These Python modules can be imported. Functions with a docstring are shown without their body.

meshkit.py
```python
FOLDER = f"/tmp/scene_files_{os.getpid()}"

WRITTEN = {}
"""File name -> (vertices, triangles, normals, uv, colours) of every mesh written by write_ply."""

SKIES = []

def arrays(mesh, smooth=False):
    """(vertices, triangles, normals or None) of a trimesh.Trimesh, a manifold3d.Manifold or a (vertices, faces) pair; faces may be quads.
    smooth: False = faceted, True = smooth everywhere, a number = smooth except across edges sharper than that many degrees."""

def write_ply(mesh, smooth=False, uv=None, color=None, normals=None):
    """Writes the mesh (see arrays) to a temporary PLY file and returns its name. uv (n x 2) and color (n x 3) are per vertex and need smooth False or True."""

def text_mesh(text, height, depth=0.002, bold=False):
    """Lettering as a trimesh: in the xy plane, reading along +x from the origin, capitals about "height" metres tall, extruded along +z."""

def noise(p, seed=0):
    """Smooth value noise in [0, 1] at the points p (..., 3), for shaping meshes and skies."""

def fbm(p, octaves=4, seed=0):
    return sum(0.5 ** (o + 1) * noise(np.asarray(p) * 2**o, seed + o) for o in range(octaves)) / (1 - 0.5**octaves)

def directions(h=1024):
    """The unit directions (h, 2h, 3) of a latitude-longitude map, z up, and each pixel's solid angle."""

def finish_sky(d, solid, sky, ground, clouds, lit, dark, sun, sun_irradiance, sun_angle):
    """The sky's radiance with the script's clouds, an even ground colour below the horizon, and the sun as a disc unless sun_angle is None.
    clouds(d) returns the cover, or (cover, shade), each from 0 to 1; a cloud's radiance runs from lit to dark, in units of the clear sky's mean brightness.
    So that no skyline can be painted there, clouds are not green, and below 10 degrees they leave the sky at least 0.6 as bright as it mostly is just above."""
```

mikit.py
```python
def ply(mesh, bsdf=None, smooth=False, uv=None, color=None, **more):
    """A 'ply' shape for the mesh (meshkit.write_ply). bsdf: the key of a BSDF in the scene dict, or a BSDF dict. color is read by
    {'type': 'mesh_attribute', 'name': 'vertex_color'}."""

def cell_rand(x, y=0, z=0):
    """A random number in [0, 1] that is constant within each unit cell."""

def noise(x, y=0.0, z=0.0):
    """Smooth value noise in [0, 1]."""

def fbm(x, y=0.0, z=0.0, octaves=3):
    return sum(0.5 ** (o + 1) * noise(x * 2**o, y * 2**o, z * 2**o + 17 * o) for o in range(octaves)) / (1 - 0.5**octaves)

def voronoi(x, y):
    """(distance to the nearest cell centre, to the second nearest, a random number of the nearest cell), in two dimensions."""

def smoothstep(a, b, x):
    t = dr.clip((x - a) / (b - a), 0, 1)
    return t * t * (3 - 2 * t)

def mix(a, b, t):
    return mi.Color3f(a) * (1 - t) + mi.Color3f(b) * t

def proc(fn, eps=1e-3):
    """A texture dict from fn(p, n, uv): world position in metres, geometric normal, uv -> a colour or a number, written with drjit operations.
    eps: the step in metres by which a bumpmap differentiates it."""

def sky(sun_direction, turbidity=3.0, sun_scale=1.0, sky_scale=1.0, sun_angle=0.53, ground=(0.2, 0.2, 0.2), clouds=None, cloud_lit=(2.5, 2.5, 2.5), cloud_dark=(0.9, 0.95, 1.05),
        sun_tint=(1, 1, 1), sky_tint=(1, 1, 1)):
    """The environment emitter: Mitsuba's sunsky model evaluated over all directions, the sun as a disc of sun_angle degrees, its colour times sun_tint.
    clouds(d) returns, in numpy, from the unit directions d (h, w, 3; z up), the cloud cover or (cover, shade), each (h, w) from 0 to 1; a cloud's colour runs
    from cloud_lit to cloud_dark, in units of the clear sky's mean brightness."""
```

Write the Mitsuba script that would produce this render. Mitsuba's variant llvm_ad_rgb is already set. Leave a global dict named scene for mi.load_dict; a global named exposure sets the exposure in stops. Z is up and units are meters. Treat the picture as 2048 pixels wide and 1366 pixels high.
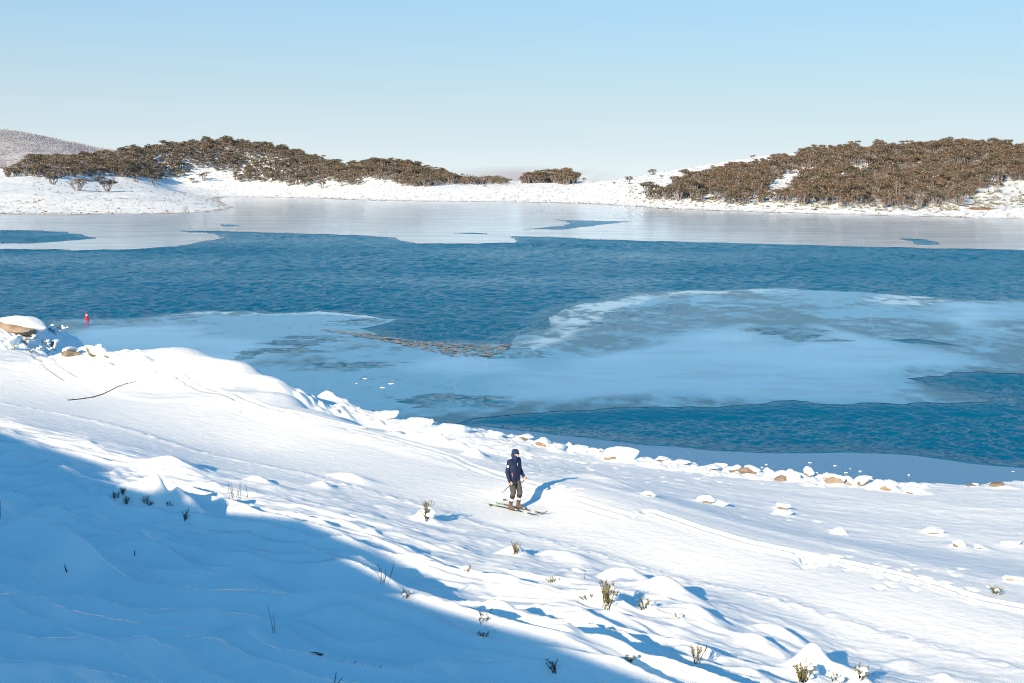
import math, random, numpy as np, trimesh, mitsuba as mi, drjit as dr, mikit, meshkit
import manifold3d as m3
from scipy.interpolate import RBFInterpolator, PchipInterpolator, RegularGridInterpolator
from scipy.spatial import cKDTree
from shapely.geometry import Polygon, Point, LineString
from shapely import affinity, ops
T = mi.ScalarTransform4f
scene, labels = {}, {}
rng = np.random.default_rng(7)
random.seed(7)

# ------------------------------------------------------------------ camera, sky, exposure
F, CX, CY, HORIZON, EYE = 2400.0, 1024.0, 683.0, 364.0, 12.0      # in pixels of the 2048 x 1366 photograph; eye above the lake
TILT = math.atan((CY - HORIZON) / F)
FWD = np.array([0, math.cos(TILT), -math.sin(TILT)])
UP = np.array([0, math.sin(TILT), math.cos(TILT)])
CAM = np.array([0, 0, EYE])
scene['camera'] = {'type': 'perspective', 'fov': math.degrees(2 * math.atan(1024 / F)), 'fov_axis': 'x', 'near_clip': 0.1, 'far_clip': 20000.0,
                   'to_world': T().look_at(CAM.tolist(), (CAM + FWD).tolist(), [0, 0, 1])}
SUN_AZ, SUN_EL = math.radians(208.5), math.radians(22.8)          # azimuth from +y, clockwise: behind the camera and to its left
SUN = np.array([math.sin(SUN_AZ) * math.cos(SUN_EL), math.cos(SUN_AZ) * math.cos(SUN_EL), math.sin(SUN_EL)])

def cloud_cover(d):
    az = np.degrees(np.arctan2(d[..., 0], d[..., 1])); el = np.degrees(np.arcsin(np.clip(d[..., 2], -1, 1)))
    n = meshkit.fbm(np.stack([az * 0.9, el * 3.0, az * 0 + 3], -1), 5, 3)
    low = np.exp(-(np.clip(el - 0.30, 0, 9) / 0.38) ** 2) * np.clip((n - 0.34) * 7, 0, 1) * np.exp(-((az - 0.6) / 3.4) ** 2)
    e = np.clip(el, 0, 90)
    veil = 0.92 * np.exp(-(e / 12.0) ** 1.5)                        # the pale winter air low over the plateau, all the way round
    tone = np.clip(1 - np.exp(-e / 5.5), 0, 1)
    cover = 1 - (1 - low) * (1 - veil)
    return cover, np.maximum(tone, 0.75 * low)

scene['sky'] = mikit.sky(SUN.tolist(), turbidity=2.6, clouds=cloud_cover, cloud_lit=(2.20, 2.38, 2.42), cloud_dark=(1.26, 1.16, 1.30),
                         sky_tint=(0.42, 0.98, 1.17), sun_tint=(1.13, 1.04, 1.04), ground=(0.5, 0.5, 0.5))
exposure = 2.4

# ------------------------------------------------------------------ helpers
def ray(px, py):
    d = FWD + np.multiply.outer((np.asarray(px, float) - CX) / F, np.array([1.0, 0, 0])) - np.multiply.outer((np.asarray(py, float) - CY) / F, UP)
    return d
def at_z(px, py, z=0.0):
    d = ray(px, py)
    t = (z - EYE) / d[..., 2]
    return CAM + d * np.asarray(t)[..., None]
def at_y(px, py, y):
    d = ray(px, py)
    return CAM + d * (np.asarray(y) / d[..., 1])[..., None]
def project(p):
    q = np.asarray(p) - CAM
    w = q @ FWD
    return CX + F * q[..., 0] / w, CY - F * (q @ UP) / w

def _hash(ix, iy, seed):
    h = (ix * 374761393 + iy * 668265263 + seed * 974634777) & 0xFFFFFFFF
    h = ((h ^ (h >> 13)) * 1274126177) & 0xFFFFFFFF
    return ((h ^ (h >> 16)) & 0xFFFFFF) / 16777215.0
def n2(x, y, seed=0):
    """Smooth gradient noise in about [-1, 1]."""
    ix, iy = np.floor(x).astype(np.int64), np.floor(y).astype(np.int64)
    fx, fy = x - ix, y - iy
    sx, sy = fx * fx * fx * (fx * (fx * 6 - 15) + 10), fy * fy * fy * (fy * (fy * 6 - 15) + 10)
    def g(a, b):
        t = _hash(ix + a, iy + b, seed) * 2 * np.pi
        return np.cos(t) * (fx - a) + np.sin(t) * (fy - b)
    top = g(0, 0) * (1 - sx) + g(1, 0) * sx
    bot = g(0, 1) * (1 - sx) + g(1, 1) * sx
    return 1.5 * (top * (1 - sy) + bot * sy)
def f2(x, y, seed=0, octaves=3):
    return sum(0.5 ** o * n2(x * 2 ** o, y * 2 ** o, seed + 31 * o) for o in range(octaves))
def sstep(a, b, x):
    t = np.clip((x - a) / (b - a), 0, 1)
    return t * t * (3 - 2 * t)

def grid_faces(nr, nc):
    i, j = np.meshgrid(np.arange(nr - 1), np.arange(nc - 1), indexing='ij')
    a = (i * nc + j).ravel()
    return np.vstack([np.stack([a, a + nc + 1, a + 1], 1), np.stack([a, a + nc, a + nc + 1], 1)])
def numbered(name):
    if name not in KEYS:
        KEYS[name] = 0
        return name
    KEYS[name] += 1
    return f'{name}_{KEYS[name]:03d}'
KEYS = {}
def thing(name, label, cat, group=None):
    key = numbered(name)
    labels[key] = {'label': label, 'category': cat}
    if group: labels[key]['group'] = group
    return key
def part(key, name, mesh, bsdf, smooth=False, label=None, **more):
    k = numbered(key + '__' + name)
    scene[k] = mikit.ply(mesh, bsdf, smooth=smooth, **more)
    if label: labels[k] = {'label': label}
    return k
def struct(name, mesh, bsdf, smooth=False, label=None, kind='structure', **more):
    k = numbered(name)
    scene[k] = mikit.ply(mesh, bsdf, smooth=smooth, **more)
    labels[k] = {'kind': kind}
    if label: labels[k]['label'] = label
    return k
def tube(points, radii, sides=6, cap=True):
    p = np.asarray(points, float)
    t = np.gradient(p, axis=0); t /= np.linalg.norm(t, axis=1, keepdims=True) + 1e-12
    ref = np.array([0, 0, 1.0]) if abs(t[:, 2]).mean() < 0.8 else np.array([1.0, 0, 0])
    a = np.cross(t, ref); a /= np.linalg.norm(a, axis=1, keepdims=True) + 1e-12
    b = np.cross(t, a); ang = np.arange(sides) * 2 * np.pi / sides
    r = np.broadcast_to(radii, (len(p),))[:, None, None]
    v = (p[:, None] + r * (np.cos(ang)[None, :, None] * a[:, None] + np.sin(ang)[None, :, None] * b[:, None])).reshape(-1, 3)
    f = []
    for i in range(len(p) - 1):
        for j in range(sides):
            k = (j + 1) % sides
            f += [[i * sides + j, (i + 1) * sides + k, i * sides + k], [i * sides + j, (i + 1) * sides + j, (i + 1) * sides + k]]
    if cap:
        n = len(v); v = np.vstack([v, p[:1], p[-1:]]); e = (len(p) - 1) * sides
        for j in range(sides):
            k = (j + 1) % sides
            f += [[n, j, k], [n + 1, e + k, e + j]]
    return trimesh.Trimesh(v, np.array(f), process=False)
def cat(ms):
    ms = list(ms)
    return trimesh.util.concatenate(ms) if len(ms) > 1 else ms[0]

# ------------------------------------------------------------------ materials
def rgb(r, g, b): return {'type': 'rgb', 'value': [r, g, b]}
def two(d): return {'type': 'twosided', 'bsdf': d}
SNOW = (0.76, 0.88, 0.95)
def snow_grain(p, n, uv):
    return 0.016 * mikit.fbm(p.x * 7, p.y * 7, p.z * 7, 4) + 0.003 * mikit.noise(p.x * 60, p.y * 60, p.z * 60)
scene['m_snow'] = two({'type': 'bumpmap', 'arbitrary': mikit.proc(snow_grain, 0.01), 'scale': 1.0, 'bsdf': {'type': 'diffuse', 'reflectance': rgb(*SNOW)}})
scene['m_snow_plain'] = two({'type': 'diffuse', 'reflectance': rgb(*SNOW)})
scene['m_snow_flake'] = two({'type': 'diffuse', 'reflectance': rgb(*SNOW)})

def wave(p):
    x, y = p.x, p.y
    gust = 0.35 + 1.3 * mikit.noise(x * 0.02, y * 0.06, 4.0)
    w2 = mikit.fbm(x * 4.2 + 5, y * 3.4, 2.0, 2)
    return w2 * 0.06 * gust
scene['m_water'] = {'type': 'bumpmap', 'arbitrary': mikit.proc(lambda p, n, uv: wave(p), 0.02), 'scale': 1.0,
                    'bsdf': {'type': 'principled', 'base_color': rgb(0.0, 0.108, 0.235), 'roughness': 0.12, 'specular': 0.02}}

def ice_col(lo, hi, f):
    def fn(p, n, uv):
        t = mikit.smoothstep(0.40, 0.60, f(p))
        return mikit.mix(lo, hi, t)
    return mikit.proc(fn)
def streaks(p): return mikit.fbm(p.x * 0.07 + 0.8 * mikit.noise(p.x * .05, p.y * .05), p.y * 0.16, 1.0, 5)
def fine(p): return 0.5 * mikit.fbm(p.x * 0.3, p.y * 0.45, 7.0, 5) + 0.5 * mikit.fbm(p.x * 0.05, p.y * 0.14, 3.0, 4)
def ice(col, rough, bump=0.0, bf=None, spec=0.5):
    b = {'type': 'principled', 'base_color': col, 'roughness': rough, 'specular': spec}
    if bump:
        return {'type': 'bumpmap', 'arbitrary': mikit.proc(bf, 0.02), 'scale': bump, 'bsdf': b}
    return b
scene['m_ice_far'] = ice(ice_col((0.19, 0.26, 0.34), (0.235, 0.305, 0.385), streaks), 0.12)
scene['m_ice_wet'] = {'type': 'bumpmap', 'arbitrary': mikit.proc(lambda p, n, uv: 0.16 * mikit.fbm(p.x * 1.5, p.y * 0.9, 4.0, 3), 0.02), 'scale': 1.0, 'bsdf': {'type': 'principled', 'base_color': ice_col((0.0, 0.08, 0.165), (0.035, 0.18, 0.33), fine), 'roughness': 0.15, 'specular': 0.08}}
scene['m_ice_shore'] = ice(ice_col((0.04, 0.13, 0.27), (0.06, 0.16, 0.31), streaks), 0.3)

# ------------------------------------------------------------------ near ground: snow slope, groomed trail, knoll, beach
O = np.array([-9.7, -3.0]); EU = np.array([0.76, -0.65]); EU = EU / np.linalg.norm(EU); ED = np.array([-EU[1], EU[0]])
def ud(x, y): return (x - O[0]) * EU[0] + (y - O[1]) * EU[1], (x - O[0]) * ED[0] + (y - O[1]) * ED[1]
def xy(u, d): return O[0] + u * EU[0] + d * ED[0], O[1] + u * EU[1] + d * ED[1]
SHORE = [(2400, 962), (2048, 965), (1860, 969), (1700, 965), (1560, 951), (1400, 935), (1300, 921), (1200, 902), (1100, 888), (1000, 870), (950, 860)]
PATH = [(-300, 706, 2.9), (0, 770, 2.8), (250, 815, 2.72), (500, 872, 2.7), (800, 948, 2.7), (1045, 1022, 2.7), (1348, 1130, 2.65), (1700, 1238, 2.6), (2048, 1320, 2.5)]
CTRL = [(x, y, 0.0) for x, y in SHORE] + [(x, y - 45, -1.0) for x, y in SHORE] + [(x, y - 130, -1.6) for x, y in SHORE[:8]] + PATH + [
    (1348, 1098, 2.76), (1348, 1165, 2.60), (500, 848, 2.82), (500, 898, 2.62), (1045, 998, 2.79), (1045, 1046, 2.63), (1700, 1195, 2.70), (1700, 1285, 2.52), (2048, 1262, 2.60),
    (1500, 1083, 2.80), (1800, 1148, 2.68), (2048, 1213, 2.55), (1325, 1030, 2.88), (1200, 992, 2.95), (1095, 972, 3.0), (1500, 1040, 1.75), (1700, 1080, 1.35), (2048, 1120, 1.2), (1700, 1040, 0.95), (2048, 1050, 0.75), (1500, 1000, 1.05), (1300, 985, 1.95), (1200, 955, 1.65), (1300, 955, 0.95),
    (1100, 930, 1.2), (1000, 917, 1.75), (930, 902, 1.9), (840, 874, 2.1), (960, 885, 0.75), (1010, 887, 0.6), (900, 862, 0.75), (560, 812, 2.9),
    (260, 714, 2.9), (420, 719, 3.05), (520, 747, 2.85), (590, 782, 2.5), (600, 800, 2.75), (650, 828, 2.55), (700, 845, 2.4), (760, 862, 2.25), (640, 788, 1.5), (740, 824, 0.95), (840, 846, 0.6),
    (400, 760, 2.92), (250, 762, 2.86), (100, 748, 2.9), (0, 738, 2.9),
    (0, 640, 4.1), (70, 652, 3.7), (120, 664, 3.0), (200, 700, 3.0), (0, 690, 3.1), (100, 715, 2.85), (-300, 620, 4.2), (-300, 660, 3.4),
    (1024, 1366, 4.6), (0, 1366, 6.2), (0, 1100, 5.0), (0, 960, 4.4), (0, 857, 3.9), (500, 1150, 4.25), (700, 1080, 3.8), (500, 1000, 3.7), (250, 900, 3.5), (1700, 1366, 2.95), (1300, 1180, 3.15),
    (600, 1366, 5.2), (1330, 1366, 3.9), (900, 1100, 3.25), (1100, 1250, 3.75), (700, 985, 3.0), (900, 1040, 2.85), (1500, 1250, 2.95), (250, 850, 3.0), (0, 810, 3.0)]
P, Z = [], []
for (px, py, z) in CTRL:
    q = at_z(px, py, z); P.append(q[:2]); Z.append(z)
for (px, py, z, back) in [(260, 714, 2.9, 5), (420, 719, 3.05, 5), (520, 747, 2.85, 5), (590, 782, 2.5, 4), (640, 786, 1.5, 3.5), (740, 822, 0.95, 3), (840, 846, 0.6, 2.5), (0, 640, 4.1, 6), (70, 652, 3.7, 5), (120, 664, 3.0, 4), (200, 700, 3.0, 5), (-300, 620, 4.2, 6)]:
    q = at_z(px, py, z)[:2]; n = q / np.linalg.norm(q)
    P.append(q + n * back); Z.append(-0.4)
    P.append(q + n * (back + 10)); Z.append(-1.5)
for (px, py, z, back, drop) in [(600, 800, 2.75, 2.2, 1.2), (650, 828, 2.55, 2.2, 1.1), (700, 845, 2.4, 2.0, 1.0), (760, 862, 2.25, 1.8, 0.8), (840, 874, 2.1, 1.6, 0.7), (930, 902, 1.9, 1.4, 0.6)]:
    q = at_z(px, py, z)[:2]; n = q / np.linalg.norm(q); P.append(q + n * back); Z.append(z - drop)
P = np.array([ud(*p) for p in P]); Z = np.array(Z)
rbf = RBFInterpolator(P, Z, kernel='thin_plate_spline', smoothing=0.01)
gu, gd = np.linspace(-90, 40, 131), np.linspace(8, 85, 155)
GU, GD = np.meshgrid(gu, gd, indexing='ij')
base_grid = rbf(np.stack([GU.ravel(), GD.ravel()], 1)).reshape(GU.shape)
base_fn = RegularGridInterpolator((gu, gd), base_grid, method='linear', bounds_error=False, fill_value=None)
from scipy.ndimage import map_coordinates, gaussian_filter
def base_low(u, d):
    return map_coordinates(base_grid, [(np.clip(u, -90, 40) + 90) / 1.0, (np.clip(d, 8, 85) - 8) / 0.5], order=3, mode='nearest')
# the out-of-view crest that throws the long shadow: the photograph's shadow edge carried up along the sun's direction to d = 0
EDGE = [(-250, 760), (0, 857), (190, 920), (240, 962), (300, 982), (380, 1003), (450, 1000), (540, 1008), (640, 1045), (760, 1100), (930, 1200), (1130, 1282), (1330, 1366), (1500, 1440)]
def ground_hit(px, py, fn):
    d = ray(px, py); t = np.linspace(8, 110, 4000)
    q = CAM + d * t[:, None]
    h = fn(*ud(q[:, 0], q[:, 1]))
    k = np.argmax(q[:, 2] < h)
    return q[k]
unseen_ridge = np.array([[-45.0, 17.0], [5.0, 15.0]])      # replaced below, once the snow surface is known
def unseen_ridge_z(u):
    z = np.interp(u, unseen_ridge[:, 0], unseen_ridge[:, 1])
    return z
HILL_D = 13.0
def base(u, d):
    lo = base_low(u, np.maximum(d, HILL_D))
    r = unseen_ridge_z(u)
    t = np.clip(d / HILL_D, 0, 1)
    z = r + (lo - r) * t
    return np.where(d < 0, r + 0.10 * d, np.where(d < HILL_D, z, lo))
def line_world(pix):
    q = np.array([ground_hit(px, py, base) for px, py in pix])
    ls = LineString(q[:, :2])
    n = max(8, int(ls.length / 0.08))
    return np.array([ls.interpolate(s, normalized=True).coords[0] for s in np.linspace(0, 1, n)])
TRACKS = [([(1300, 1022), (1400, 1056), (1490, 1083), (1628, 1110), (1767, 1140), (1854, 1161), (1958, 1196), (2060, 1216)], 0.19, 0.085),
          ([(325, 742), (365, 751), (395, 770), (440, 786), (480, 800), (560, 825), (640, 841), (720, 856)], 0.2, 0.09),
          ([(80, 714), (105, 732), (145, 756)], 0.3, 0.09), ([(700, 860), (900, 915), (1100, 985), (1250, 1030)], 0.2, 0.04)]
MOUNDS = [  # px, py of the top's foot, radius along u, radius along d, height
    (300, 1034, 0.95, 0.75, 0.9), (380, 1046, 0.6, 0.55, 0.66), (235, 1030, 0.6, 0.5, 0.35), (350, 940, 1.3, 0.9, 0.35), (70, 1160, 1.9, 1.1, 0.7), (110, 1180, 0.8, 1.5, 0.2),
    (860, 888, 1.7, 0.5, 0.35), (915, 900, 1.4, 0.45, 0.3), (950, 915, 0.5, 0.4, 0.3), (850, 1040, 0.42, 0.4, 0.32), (1200, 965, 2.2, 1.0, 0.25),
    (1330, 1190, 1.0, 0.55, 0.40), (1260, 1165, 1.0, 0.6, 0.30), (1390, 1245, 1.0, 0.6, 0.35), (1210, 1215, 0.7, 0.5, 0.28), (1560, 1278, 0.9, 0.35, 0.25), (1620, 1345, 0.45, 0.4, 0.3),
    (1520, 1300, 0.8, 0.5, 0.25), (1690, 1366, 0.8, 0.4, 0.25), (700, 955, 1.2, 0.5, 0.2), (640, 975, 0.5, 0.35, 0.15), (520, 965, 0.7, 0.3, 0.18), (1030, 1110, 0.4, 0.35, 0.22),
    (1140, 1120, 1.0, 0.6, 0.2), (560, 780, 2.0, 1.2, 0.3), (700, 1190, 1.6, 1.0, 0.3), (830, 1300, 1.8, 0.8, 0.3), (1190, 1345, 0.9, 0.5, 0.3), (1100, 1340, 0.6, 0.5, 0.2), (960, 1275, 0.7, 0.4, 0.2),
    (690, 1290, 2.5, 0.8, 0.35), (500, 1225, 2.0, 0.8, 0.25)]
mound_w = [(*ud(*ground_hit(px, py, base)[:2]), a, b, h) for (px, py, a, b, h) in MOUNDS]
lump_rng = np.random.default_rng(11)
HUM = [(lump_rng.uniform(-26, 4), lump_rng.uniform(22.5, 31.3), lump_rng.uniform(0.15, 0.55), lump_rng.uniform(0.03, 0.10)) for _ in range(110)]
for _ in range(16):
    g = ground_hit(lump_rng.uniform(245, 400), lump_rng.uniform(1000, 1042), base); HUM.append((*ud(g[0], g[1]), lump_rng.uniform(0.15, 0.38), lump_rng.uniform(0.08, 0.24)))
RUB = []
for (x0, x1, n_, rmin, rmax, hmax, jit) in [(600, 760, 170, 0.10, 0.32, 0.20, 11), (740, 1060, 900, 0.10, 0.34, 0.13, 9), (-40, 290, 200, 0.15, 0.5, 0.24, 13)]:
    for _ in range(n_):     # snowed-over rubble bank, beach stones beyond the lip, rocky point at the left
        px = lump_rng.uniform(x0, x1)
        py = np.interp(px, [-40, 120, 200, 290], [672, 678, 706, 724]) if x1 < 400 else np.interp(px, [600, 640, 700, 740, 800, 900, 1000, 1060], [788, 796, 818, 830, 852, 870, 888, 895])
        g = ground_hit(px, py + lump_rng.normal(0, jit), base); RUB.append((*ud(g[0], g[1]), lump_rng.uniform(rmin, rmax), lump_rng.uniform(0.04, hmax)))
for _ in range(260):     # the ragged snowy edge of the bank among the stones
    px = lump_rng.uniform(1050, 1860); py = np.interp(px, [1050, 1100, 1200, 1300, 1400, 1560, 1700, 1860], [886, 896, 910, 928, 942, 958, 972, 980]) + lump_rng.normal(0, 4.5)
    g = ground_hit(px, py, base); RUB.append((*ud(g[0], g[1]), lump_rng.uniform(0.12, 0.42), lump_rng.uniform(0.04, 0.20)))
DENTS = []
for (x0, y0, x1, y1, n) in [(185, 705, 250, 752, 40), (478, 800, 492, 830, 7), (1590, 1098, 1700, 1140, 60), (1000, 905, 1300, 960, 120), (300, 745, 420, 775, 30), (1480, 1000, 1640, 1050, 8), (1750, 1120, 1950, 1190, 40), (560, 1040, 700, 1080, 20), (1040, 960, 1180, 990, 15), (0, 715, 120, 745, 40), (1170, 935, 1560, 975, 70)]:
    for _ in range(n):
        t = lump_rng.random(2); g = ground_hit(x0 + (x1 - x0) * t[0], y0 + (y1 - y0) * (0.75 * t[1] + 0.25 * t[0]), base)
        DENTS.append((*ud(g[0], g[1]), lump_rng.uniform(0.07, 0.16), -lump_rng.uniform(0.03, 0.10)))

# stones: column, row of the foot, width and height in pixels, how much lies under snow, label
ROW = 'snow capped tan stone in the line of stones along the near lake shore'; ROWG = 'snow capped stones along the near shore'
BARE = 'tan stone bare below its snow in the line along the near shore'
FIELD = 'small stone nearly buried in the open snow between trail and shore'; FIELDG = 'buried stones on the open snow'
BOULDERS = [
    (14, 665, 118, 36, 0.74, 'broad tan granite boulder under thick snow at the left edge of the frame', None, 'm_rock_tan', 0.6), (139, 713, 52, 33, 0.30, 'dark grey lichened boulder half buried on the left point', None, 'm_rock_grey', 0.7), (178, 717, 54, 26, 0.78, 'snow covered boulder with a dark underside right of the grey one', None, 'm_rock_grey', 0.7),
    (66, 672, 38, 18, 0.86, 'grey snowy boulder beside the broad tan one on the left point', None, 'm_rock_grey'), (100, 692, 34, 18, 0.8, 'grey snowy boulder above the lichened one on the left point', None, 'm_rock_grey'), (20, 694, 40, 18, 0.95, ROW, ROWG), (216, 716, 24, 10, 0.85, 'small grey stone at the right end of the left point', None, 'm_rock_grey'),
    (1246, 922, 72, 32, 0.90, 'largest snow cushioned boulder on the near shore, right of the skier', None, 'm_rock_tan', 0.7), (1224, 918, 46, 24, 0.72, 'smaller snow capped boulder leaning on the largest one', None, 'm_rock_tan', 0.8),
    (1082, 893, 30, 17, 0.7, 'left one of two snowy boulders at the water behind the skier', None, 'm_rock_tan', 0.8), (1113, 893, 36, 21, 0.88, 'right one of two snowy boulders at the water behind the skier', None, 'm_rock_tan', 0.8),
    (1155, 901, 32, 13, 0.95, ROW, ROWG), (1182, 905, 24, 12, 0.95, ROW, ROWG), (1040, 878, 36, 12, 0.95, ROW, ROWG), (985, 873, 30, 12, 0.95, ROW, ROWG), (905, 864, 58, 20, 0.95, 'long snow covered boulder on the shore left of the skier', None), (858, 851, 18, 14, 0.9, ROW, ROWG), (835, 850, 40, 14, 0.95, ROW, ROWG), (775, 838, 42, 15, 0.95, ROW, ROWG),
    (1325, 924, 22, 8, 0.95, ROW, ROWG), (1362, 930, 28, 8, 0.95, ROW, ROWG), (1388, 936, 20, 9, 0.9, ROW, ROWG), (1403, 938, 12, 6, 0.9, ROW, ROWG), (1421, 940, 28, 11, 0.9, ROW, ROWG), (1441, 941, 27, 12, 0.85, ROW, ROWG), (1470, 944, 30, 16, 0.85, ROW, ROWG),
    (1497, 949, 42, 18, 0.42, BARE, 'bare faced stones along the near shore'), (1574, 956, 68, 22, 0.5, 'long sloping tan boulder with a bare flank, biggest of the right stone row', None, 'm_rock_tan', 0.55), (1616, 953, 24, 18, 0.85, ROW, ROWG), (1640, 957, 18, 8, 0.9, ROW, ROWG), (1663, 955, 34, 16, 0.8, ROW, ROWG),
    (1670, 969, 42, 18, 0.4, BARE, 'bare faced stones along the near shore'), (1700, 969, 28, 16, 0.45, BARE, 'bare faced stones along the near shore'), (1731, 972, 42, 20, 0.85, ROW, ROWG), (1777, 981, 38, 21, 0.75, 'snow topped stone at the right end of the stone row', None), (1826, 987, 28, 9, 0.95, FIELD, FIELDG),
    (2000, 972, 40, 13, 0.02, 'bare tan boulder by the frozen water at the far right', None), (1945, 973, 26, 6, 0.3, BARE, 'bare faced stones along the near shore'),
    (1411, 1006, 34, 17, 0.78, 'snow capped stone with a tan left face, nearest to the trail above the shore', None), (1440, 1011, 28, 10, 0.95, FIELD, FIELDG), (1299, 992, 28, 10, 0.9, FIELD, FIELDG), (1566, 1019, 28, 13, 0.8, FIELD, FIELDG), (1566, 1030, 34, 6, 0.98, FIELD, FIELDG), (1681, 1069, 30, 13, 0.98, FIELD, FIELDG),
    (1869, 1068, 34, 12, 0.95, FIELD, FIELDG), (1920, 1094, 28, 13, 0.8, FIELD, FIELDG), (1964, 1098, 22, 8, 0.9, FIELD, FIELDG), (2028, 1092, 42, 7, 0.98, FIELD, FIELDG), (2030, 1163, 34, 12, 0.9, FIELD, FIELDG), (178, 690, 16, 9, 0.95, ROW, ROWG), (196, 696, 14, 7, 0.95, ROW, ROWG),
    (1628, 1346, 28, 24, 0.7, 'dark stone with a snow hood among the hummocks at the bottom right', None, 'm_rock_grey')]

us = np.unique(np.concatenate([np.linspace(-400, -80, 20), np.arange(-80, -45, 0.16), np.arange(-45, -25, 0.10), np.arange(-25, -10, 0.065), np.arange(-10, 3, 0.05), np.arange(3, 14, 0.4), np.linspace(14, 400, 25)]).round(4))
ds = np.unique(np.concatenate([np.linspace(-300, -10, 12), np.linspace(-10, 12, 45), [-0.02, 0.0], np.arange(12, 38, 0.05), np.arange(38, 64, 0.085), np.arange(64, 85, 0.5), np.linspace(85, 140, 6)]).round(4))
U, D = np.meshgrid(us, ds, indexing='ij')
H = base(U, D)
X, Y = xy(U, D)
inn = (U > -82) & (U < 10) & (D > 10) & (D < 66)
def add_bumps(items, prof=lambda r2: np.exp(-r2 * 2.2), most=False):
    global H
    keep = H
    if most: H = np.zeros_like(keep)
    for it in items:
        u0, d0, a, *r = it
        b, h = (r[0], r[1]) if len(r) == 2 else (a, r[0])
        i0, i1 = np.searchsorted(us, [u0 - 2.2 * a, u0 + 2.2 * a]); j0, j1 = np.searchsorted(ds, [d0 - 2.2 * b, d0 + 2.2 * b])
        if i1 - i0 < 2 or j1 - j0 < 2: continue
        r2 = ((us[i0:i1, None] - u0) / a) ** 2 + ((ds[None, j0:j1] - d0) / b) ** 2
        if most: H[i0:i1, j0:j1] = np.maximum(H[i0:i1, j0:j1], h * prof(r2))
        else: H[i0:i1, j0:j1] += h * prof(r2)
    if most: H = keep + H
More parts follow.
